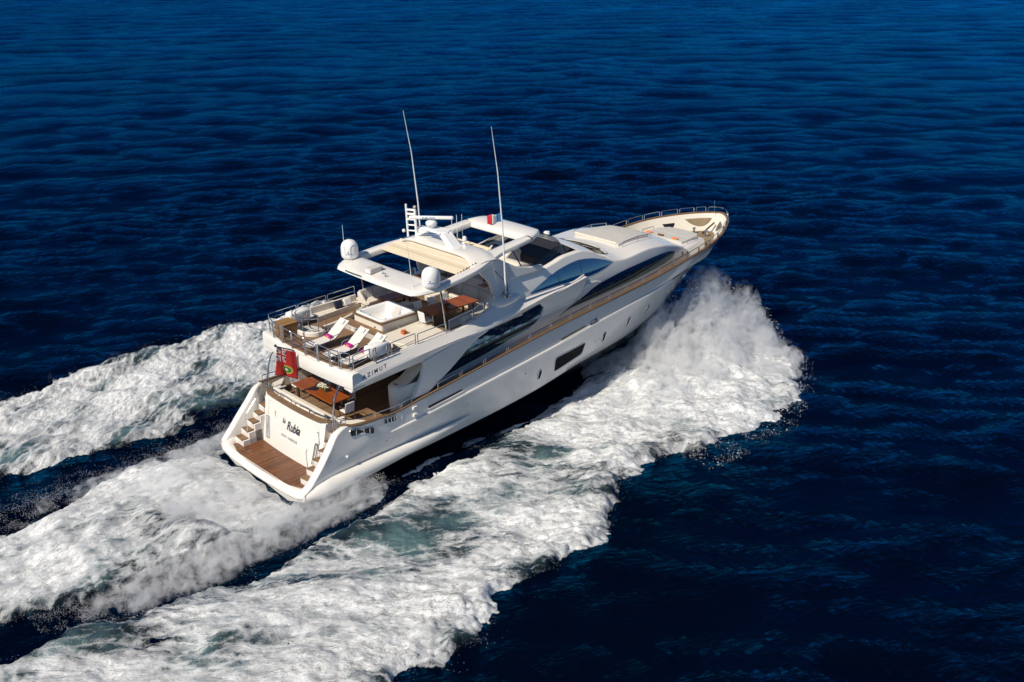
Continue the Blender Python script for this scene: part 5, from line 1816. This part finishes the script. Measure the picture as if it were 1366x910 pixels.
canister(4.35, 2.88, 'white life raft canister beside the wicker chest at the port rail', 1)
canister(4.45, -2.98, 'white life raft canister in a chrome cradle at the starboard rail, above the side lettering', -1)


# dining tables
def table(loc, lx, ly, h, label, name='dining_table', grp=None):
    t = thing(name, label, 'table', loc, grp)
    x, y, z = loc
    MB().prism([(x + a, y + b_) for a, b_ in rrect(lx / 2, ly / 2, .04, 3)], 'z', z + h - .06, z + h).build('table_top', 'varnish_wood', t, bevel=.008)
    for sx_1 in (-1, 1):
        for sy_1 in (-1, 1):
            MB().box((x + sx_1 * (lx / 2 - .18), y + sy_1 * (ly / 2 - .18), z + (h - .06) / 2), (.07, .07, h - .06)).build('leg', 'dark_metal', t, bevel=.008)
    return t


def chair(loc, rz, label, grp, mat='soft_white'):
    t = thing('dining_chair', label, 'chair', loc, grp)
    c, s_ = math.cos(rz), math.sin(rz)
    Mz = Matrix.Rotation(rz, 3, 'Z')
    V = lambda p: tuple(Vector(loc) + Mz @ Vector(p))
    MB().box(V((0, 0, .45)), (.46, .46, .06), Mz).build('seat', mat, t, bevel=.02)
    MB().box(V((-.24, 0, .70)), (.05, .46, .40), Mz @ Matrix.Rotation(R(-9), 3, 'Y')).build('backrest', mat, t, bevel=.02)
    for a in (-1, 1):
        MB().tube([V((-.27, a * .22, .92)), V((-.21, a * .22, .45)), V((-.24, a * .22, 0))], .015, 6).build('leg', 'steel', t)
        MB().tube([V((.20, a * .22, .66)), V((.21, a * .22, .45)), V((.23, a * .22, 0))], .015, 6).build('leg', 'steel', t)
        MB().tube([V((-.25, a * .23, .66)), V((.20, a * .23, .66))], .015, 6).build('armrest', 'steel', t)
    return t


CH = {}


def chair_at(loc, rz, label, grp):
    if 'p' not in CH:
        CH['p'] = chair((0, 0, 0), 0, label, grp)
        o = CH['p']
        o.location = loc
        o.rotation_euler = (0, 0, rz)
    else:
        o = copy_tree(CH['p'], None, loc, rz)
    o['label'] = label
    o['group'] = grp
    return o


AFT, UP = 'chairs round the after deck table', 'chairs beside the upper deck table'
T1 = table((3.47, .05, 2.42), 1.06, 3.05, .80, 'long varnished dining table on the after deck under the overhang, white flowers on it')
FL = 2.42
for y, lab in ((1.1, 'white dining chair on the forward side of the after deck table, nearest the port end'),
               (.15, 'white dining chair at the middle of the forward side of the after deck table'),
               (-.8, 'white dining chair on the forward side of the after deck table, nearest the starboard end')):
    chair_at((4.25, y, FL), math.pi, lab, AFT)
chair_at((3.45, -1.85, FL), math.pi / 2, 'white dining chair at the starboard end of the after deck table', AFT)
chair_at((3.45, 1.95, FL), -math.pi / 2, 'white dining chair at the port end of the after deck table', AFT)
T2 = table((9.5, -1.55, 5.20), 2.60, 1.10, .76, 'varnished dining table on the upper deck with a bowl of pink flowers')
for x, lab in ((8.55, 'white dining chair at the after end of the upper table, on its port side'),
               (9.35, 'white dining chair at the middle of the upper table, on its port side'),
               (10.1, 'white dining chair on the port side of the upper table, nearest the sofa')):
    chair_at((x, -.72, 5.20), -math.pi / 2, lab, UP)
chair_at((8.05, -1.7, 5.20), 0, 'white dining chair at the after end of the upper table, beside the sun pad', UP)
T3 = table((9.0, 1.75, 5.20), 1.6, .8, .55, 'low varnished table in front of the port sofa on the upper deck', 'low_table')

sf = thing('outdoor_sofa', 'cream cushioned sofa along the port rail of the upper deck under the hardtop', 'sofa', (8.9, 2.7, 5.20))
MB().box2((7.75, 2.28, 5.20), (9.95, 3.0, 5.42)).build('sofa_base', 'fabric_cream', sf, bevel=.03)
for k in range(3):
    MB().box2((7.77 + .73 * k, 2.24, 5.42), (8.48 + .73 * k, 2.86, 5.58)).build('seat_cushion', 'fabric_cream', sf, bevel=.05, seg=3)
    MB().box((8.12 + .73 * k, 2.92, 5.76), (.70, .18, .46), Matrix.Rotation(R(-12), 3, 'X')).build('back_cushion', 'fabric_grey', sf, bevel=.05, seg=3)
MB().prism([(2.25, 5.42), (2.95, 5.42), (2.98, 5.95), (2.8, 5.95)], 'x', 7.66, 7.80).build('sofa_arm', 'fabric_cream', sf, bevel=.04)
ot = thing('ottoman', 'grey cube stool between the hot tub and the low table', 'stool', (8.75, .62, 5.20))
MB().box2((8.5, .35, 5.24), (9.0, .9, 5.60)).build('stool_body', 'fabric_grey', ot, bevel=.03)
MB().box2((8.49, .34, 5.60), (9.01, .91, 5.68)).build('cushion', 'fabric_grey', ot, bevel=.03)
ac = thing('armchair', 'cream armchair seen through the opening of the hardtop', 'armchair', (10.5, .75, 5.20))
MB().box2((10.2, .4, 5.22), (10.85, 1.1, 5.60)).build('seat', 'fabric_cream', ac, bevel=.05, seg=3)
MB().box2((10.78, .38, 5.3), (10.95, 1.12, 6.0)).build('backrest', 'fabric_cream', ac, bevel=.05, seg=3)
for y in (.36, 1.06):
    MB().box2((10.2, y, 5.22), (10.85, y + .1, 5.75)).build('armrest', 'fabric_cream', ac, bevel=.03)
for x, y, mat, lab, nm in ((6.55, 2.92, 'navy_cloth', 'navy blue cushion leaning on the port side seat', 'cushion'), (7.05, 2.92, 'soft_white', 'white cushion leaning on the port side seat beside the navy one', 'cushion')):
    c = thing(nm, lab, 'cushion', (x, y, 5.46), 'cushions on the port side seat')
    MB().box((x, y, 5.63), (.42, .13, .36), Matrix.Rotation(R(-20), 3, 'X')).build('cushion_cover', mat, c, bevel=.055, seg=3)


def flowers(loc, label, leafs, petals, spread, n, bowl):
    t = thing('flower_arrangement', label, 'flowers', loc, 'flower arrangements')
    rs_ = random.Random(int(loc[0] * 10))
    x, y, z = loc
    MB().lathe([(0, .0), (.09, .0), (.13, .05), (.14, .10), (.11, .10), (0, .08)], (x, y, z), 14).build('bowl', bowl, t, smooth=60)
    lf = MB()
    for k in range(leafs):
        a, r_ = rs_.random() * 6.28, rs_.random() ** .6
        c = Vector((x + spread[0] * r_ * math.cos(a), y + spread[1] * r_ * math.sin(a), z + .10 + .12 * rs_.random()))
        d = Vector((rs_.gauss(0, 1), rs_.gauss(0, 1), rs_.gauss(.6, .5))).normalized() * .09
        w = d.cross(Vector((rs_.random(), rs_.random(), 1))).normalized() * .03
        lf.add([c - d, c + w, c + d, c - w], [(0, 1, 2, 3)])
    lf.build('leaves', 'leaf_green', t, recalc=False, smooth=0)
    for k in range(n):
        a, r_ = rs_.random() * 6.28, rs_.random() ** .5
        c = (x + spread[0] * .95 * r_ * math.cos(a), y + spread[1] * .95 * r_ * math.sin(a), z + .16 + .12 * (1 - r_) + .05 * rs_.random())
        R_ = .035 + .02 * rs_.random()
        mb_ = MB()
        for j in range(5):
            b0 = 6.283 * j / 5
            e0, e1 = b0 - .6, b0 + .6
            mb_.add([c, (c[0] + R_ * math.cos(e0), c[1] + R_ * math.sin(e0), c[2] + R_ * .5), (c[0] + R_ * 1.5 * math.cos(b0), c[1] + R_ * 1.5 * math.sin(b0), c[2] + R_ * .35), (c[0] + R_ * math.cos(e1), c[1] + R_ * math.sin(e1), c[2] + R_ * .5)], [(0, 1, 2, 3)])
        mb_.build('blossom', petals[k % len(petals)], t, recalc=False, smooth=0)


flowers((3.47, .0, 3.22), 'long arrangement of white flowers on the after deck dining table', 90, ['petal_white', 'petal_white', 'soft_white'], (.16, .42), 34, 'terracotta')
flowers((9.2, -1.65, 5.96), 'bowl of pink and yellow flowers on the upper deck dining table', 60, ['petal_pink', 'petal_yellow', 'petal_pink', 'petal_white'], (.22, .26), 22, 'terracotta')
bx = thing('flower_box', 'small cane box of orange flowers on the cream sun pad beside the hot tub', 'planter', (6.62, -1.95, 5.475))
mb_ = MB().box2((6.52, -2.06, 5.475), (6.72, -1.84, 5.60))
mb_.build('box_body', 'terracotta', bx, bevel=.01)
ob = MB()
rs_ = random.Random(3)
for k in range(30):
    c = Vector((6.62 + rs_.uniform(-.09, .09), -1.95 + rs_.uniform(-.1, .1), 5.62 + rs_.uniform(0, .06)))
    d = Vector((rs_.gauss(0, 1), rs_.gauss(0, 1), .3)).normalized() * .035
    w = d.cross(Vector((0, .3, 1))).normalized() * .03
    ob.add([c - d, c + w, c + d, c - w], [(0, 1, 2, 3)])
ob.build('petals', 'orange_cloth', bx, recalc=False, smooth=0)

# ------------------------------------------------------------ flags
m, nt, b = nmat('ensign_cloth')
tc = nt.nodes.new('ShaderNodeUVMap')
sp_ = nt.nodes.new('ShaderNodeSeparateXYZ')
nt.links.new(tc.outputs[0], sp_.inputs[0])
U, V_ = sp_.outputs[0], sp_.outputs[1]


def band(c, half, fld):
    return math_n(nt, 'LESS_THAN', math_n(nt, 'ABSOLUTE', math_n(nt, 'SUBTRACT', fld, c)), half)


red, white, blue = (0.36, 0.014, 0.012), (0.50, 0.48, 0.46), (0.008, 0.014, 0.07)
inU, inV = math_n(nt, 'LESS_THAN', U, 0.5), math_n(nt, 'GREATER_THAN', V_, 0.5)
canton = math_n(nt, 'MULTIPLY', inU, inV)
cu_, cv_ = math_n(nt, 'MULTIPLY', U, 2.0), math_n(nt, 'SUBTRACT', math_n(nt, 'MULTIPLY', V_, 2.0), 1.0)
d1 = math_n(nt, 'SUBTRACT', cu_, cv_)
d2 = math_n(nt, 'SUBTRACT', math_n(nt, 'ADD', cu_, cv_), 1.0)
u1 = blue
dg = math_n(nt, 'MAXIMUM', band(0, .13, d1), band(0, .13, d2))
c1 = mixc(nt, dg, blue, white)
dr = math_n(nt, 'MAXIMUM', band(0.02, .045, d1), band(0.02, .045, d2))
c1 = mixc(nt, dr, c1, red)
cw = math_n(nt, 'MAXIMUM', band(.5, .13, cu_), band(.5, .19, cv_))
c1 = mixc(nt, cw, c1, white)
cr = math_n(nt, 'MAXIMUM', band(.5, .075, cu_), band(.5, .11, cv_))
c1 = mixc(nt, cr, c1, red)
col_ = mixc(nt, canton, red, c1)
dx_ = math_n(nt, 'DIVIDE', math_n(nt, 'SUBTRACT', U, .74), .13)
dy_ = math_n(nt, 'DIVIDE', math_n(nt, 'SUBTRACT', V_, .48), .21)
rr_ = math_n(nt, 'ADD', math_n(nt, 'MULTIPLY', dx_, dx_), math_n(nt, 'MULTIPLY', dy_, dy_))
col_ = mixc(nt, math_n(nt, 'LESS_THAN', rr_, 1.35), col_, (.55, .36, .03))
col_ = mixc(nt, math_n(nt, 'LESS_THAN', rr_, 0.85), col_, (.03, .16, .03))
col_ = mixc(nt, math_n(nt, 'LESS_THAN', rr_, 0.12), col_, white)
nt.links.new(col_, b.inputs['Base Color'])
b.inputs['Roughness'].default_value = 0.85


def flag_mesh(fn, nu, nv, name, mat, parent):
    mb_ = MB()
    rows = [[fn(u, v) for v in np.linspace(0, 1, nv)] for u in np.linspace(0, 1, nu)]
    mb_.grid(rows)
    o = mb_.build(name, mat, parent, recalc=False, smooth=60)
    uv = o.data.uv_layers.new(name='uv')
    uvv = [(i / (nu - 1), j / (nv - 1)) for i in range(nu) for j in range(nv)]
    for lp in o.data.loops:
        uv.data[lp.index].uv = uvv[lp.vertex_index]
    o.modifiers.new('thick', 'SOLIDIFY').thickness = .006
    return o


en = thing('ensign_flag', 'red ensign with union canton and green emblem hanging from the staff over the after deck', 'flag', (1.9, .55, 5.5))


def ens(u, v):
    # hoist runs along the staff; the fly hangs down and streams slightly aft
    hx, hz = 2.50 - .72 * (1 - v) * .95, 5.24 + .36 * (1 - v) * .95
    h0 = Vector((1.82 + .68 * (1 - v), .55 + .03 - .85 * (1 - v) * .45, 5.56 - .35 * (1 - v)))
    drop = Vector((-.10 + .06 * math.sin(4 * v), -.02, -1.18)) * u
    wob = Vector((.055 * math.sin(8 * v + 2.5 * u) + .025 * math.sin(17 * v + 4 * u), .06 * math.sin(8 * v + 3 * u + 1.2) + .025 * math.sin(15 * v), 0)) * (.35 + .65 * u)
    sh = Vector((-.02, .10, -.06)) * (u * v)
    return h0 + drop + wob + sh


flag_mesh(ens, 22, 18, 'flag_cloth', 'ensign_cloth', en)
fg = thing('courtesy_flag', 'small blue, white and red flag streaming from the near tall aerial', 'flag', (11.58, -3.0, 9.1))
for k, mt in enumerate(('flag_blue', 'flag_white', 'flag_red')):
    def ff(u, v, k=k):
        q = (k + u) / 3
        return Vector((11.53 - .46 * q + .04 * math.sin(q * 7), -3.0 + .44 * q + .05 * math.sin(q * 7), 10.05 - .12 * q - .42 * (1 - v) + .04 * math.sin(q * 8 + v * 2)))
    flag_mesh(ff, 8, 8, 'flag_band', mt, fg)

# ------------------------------------------------------------ running trim: the yacht and all that stands on it ride bow-up
TRIM = Matrix.Rotation(R(-1.9351), 4, 'Y')
for o in ROOTS:
    o.matrix_basis = TRIM @ o.matrix_basis
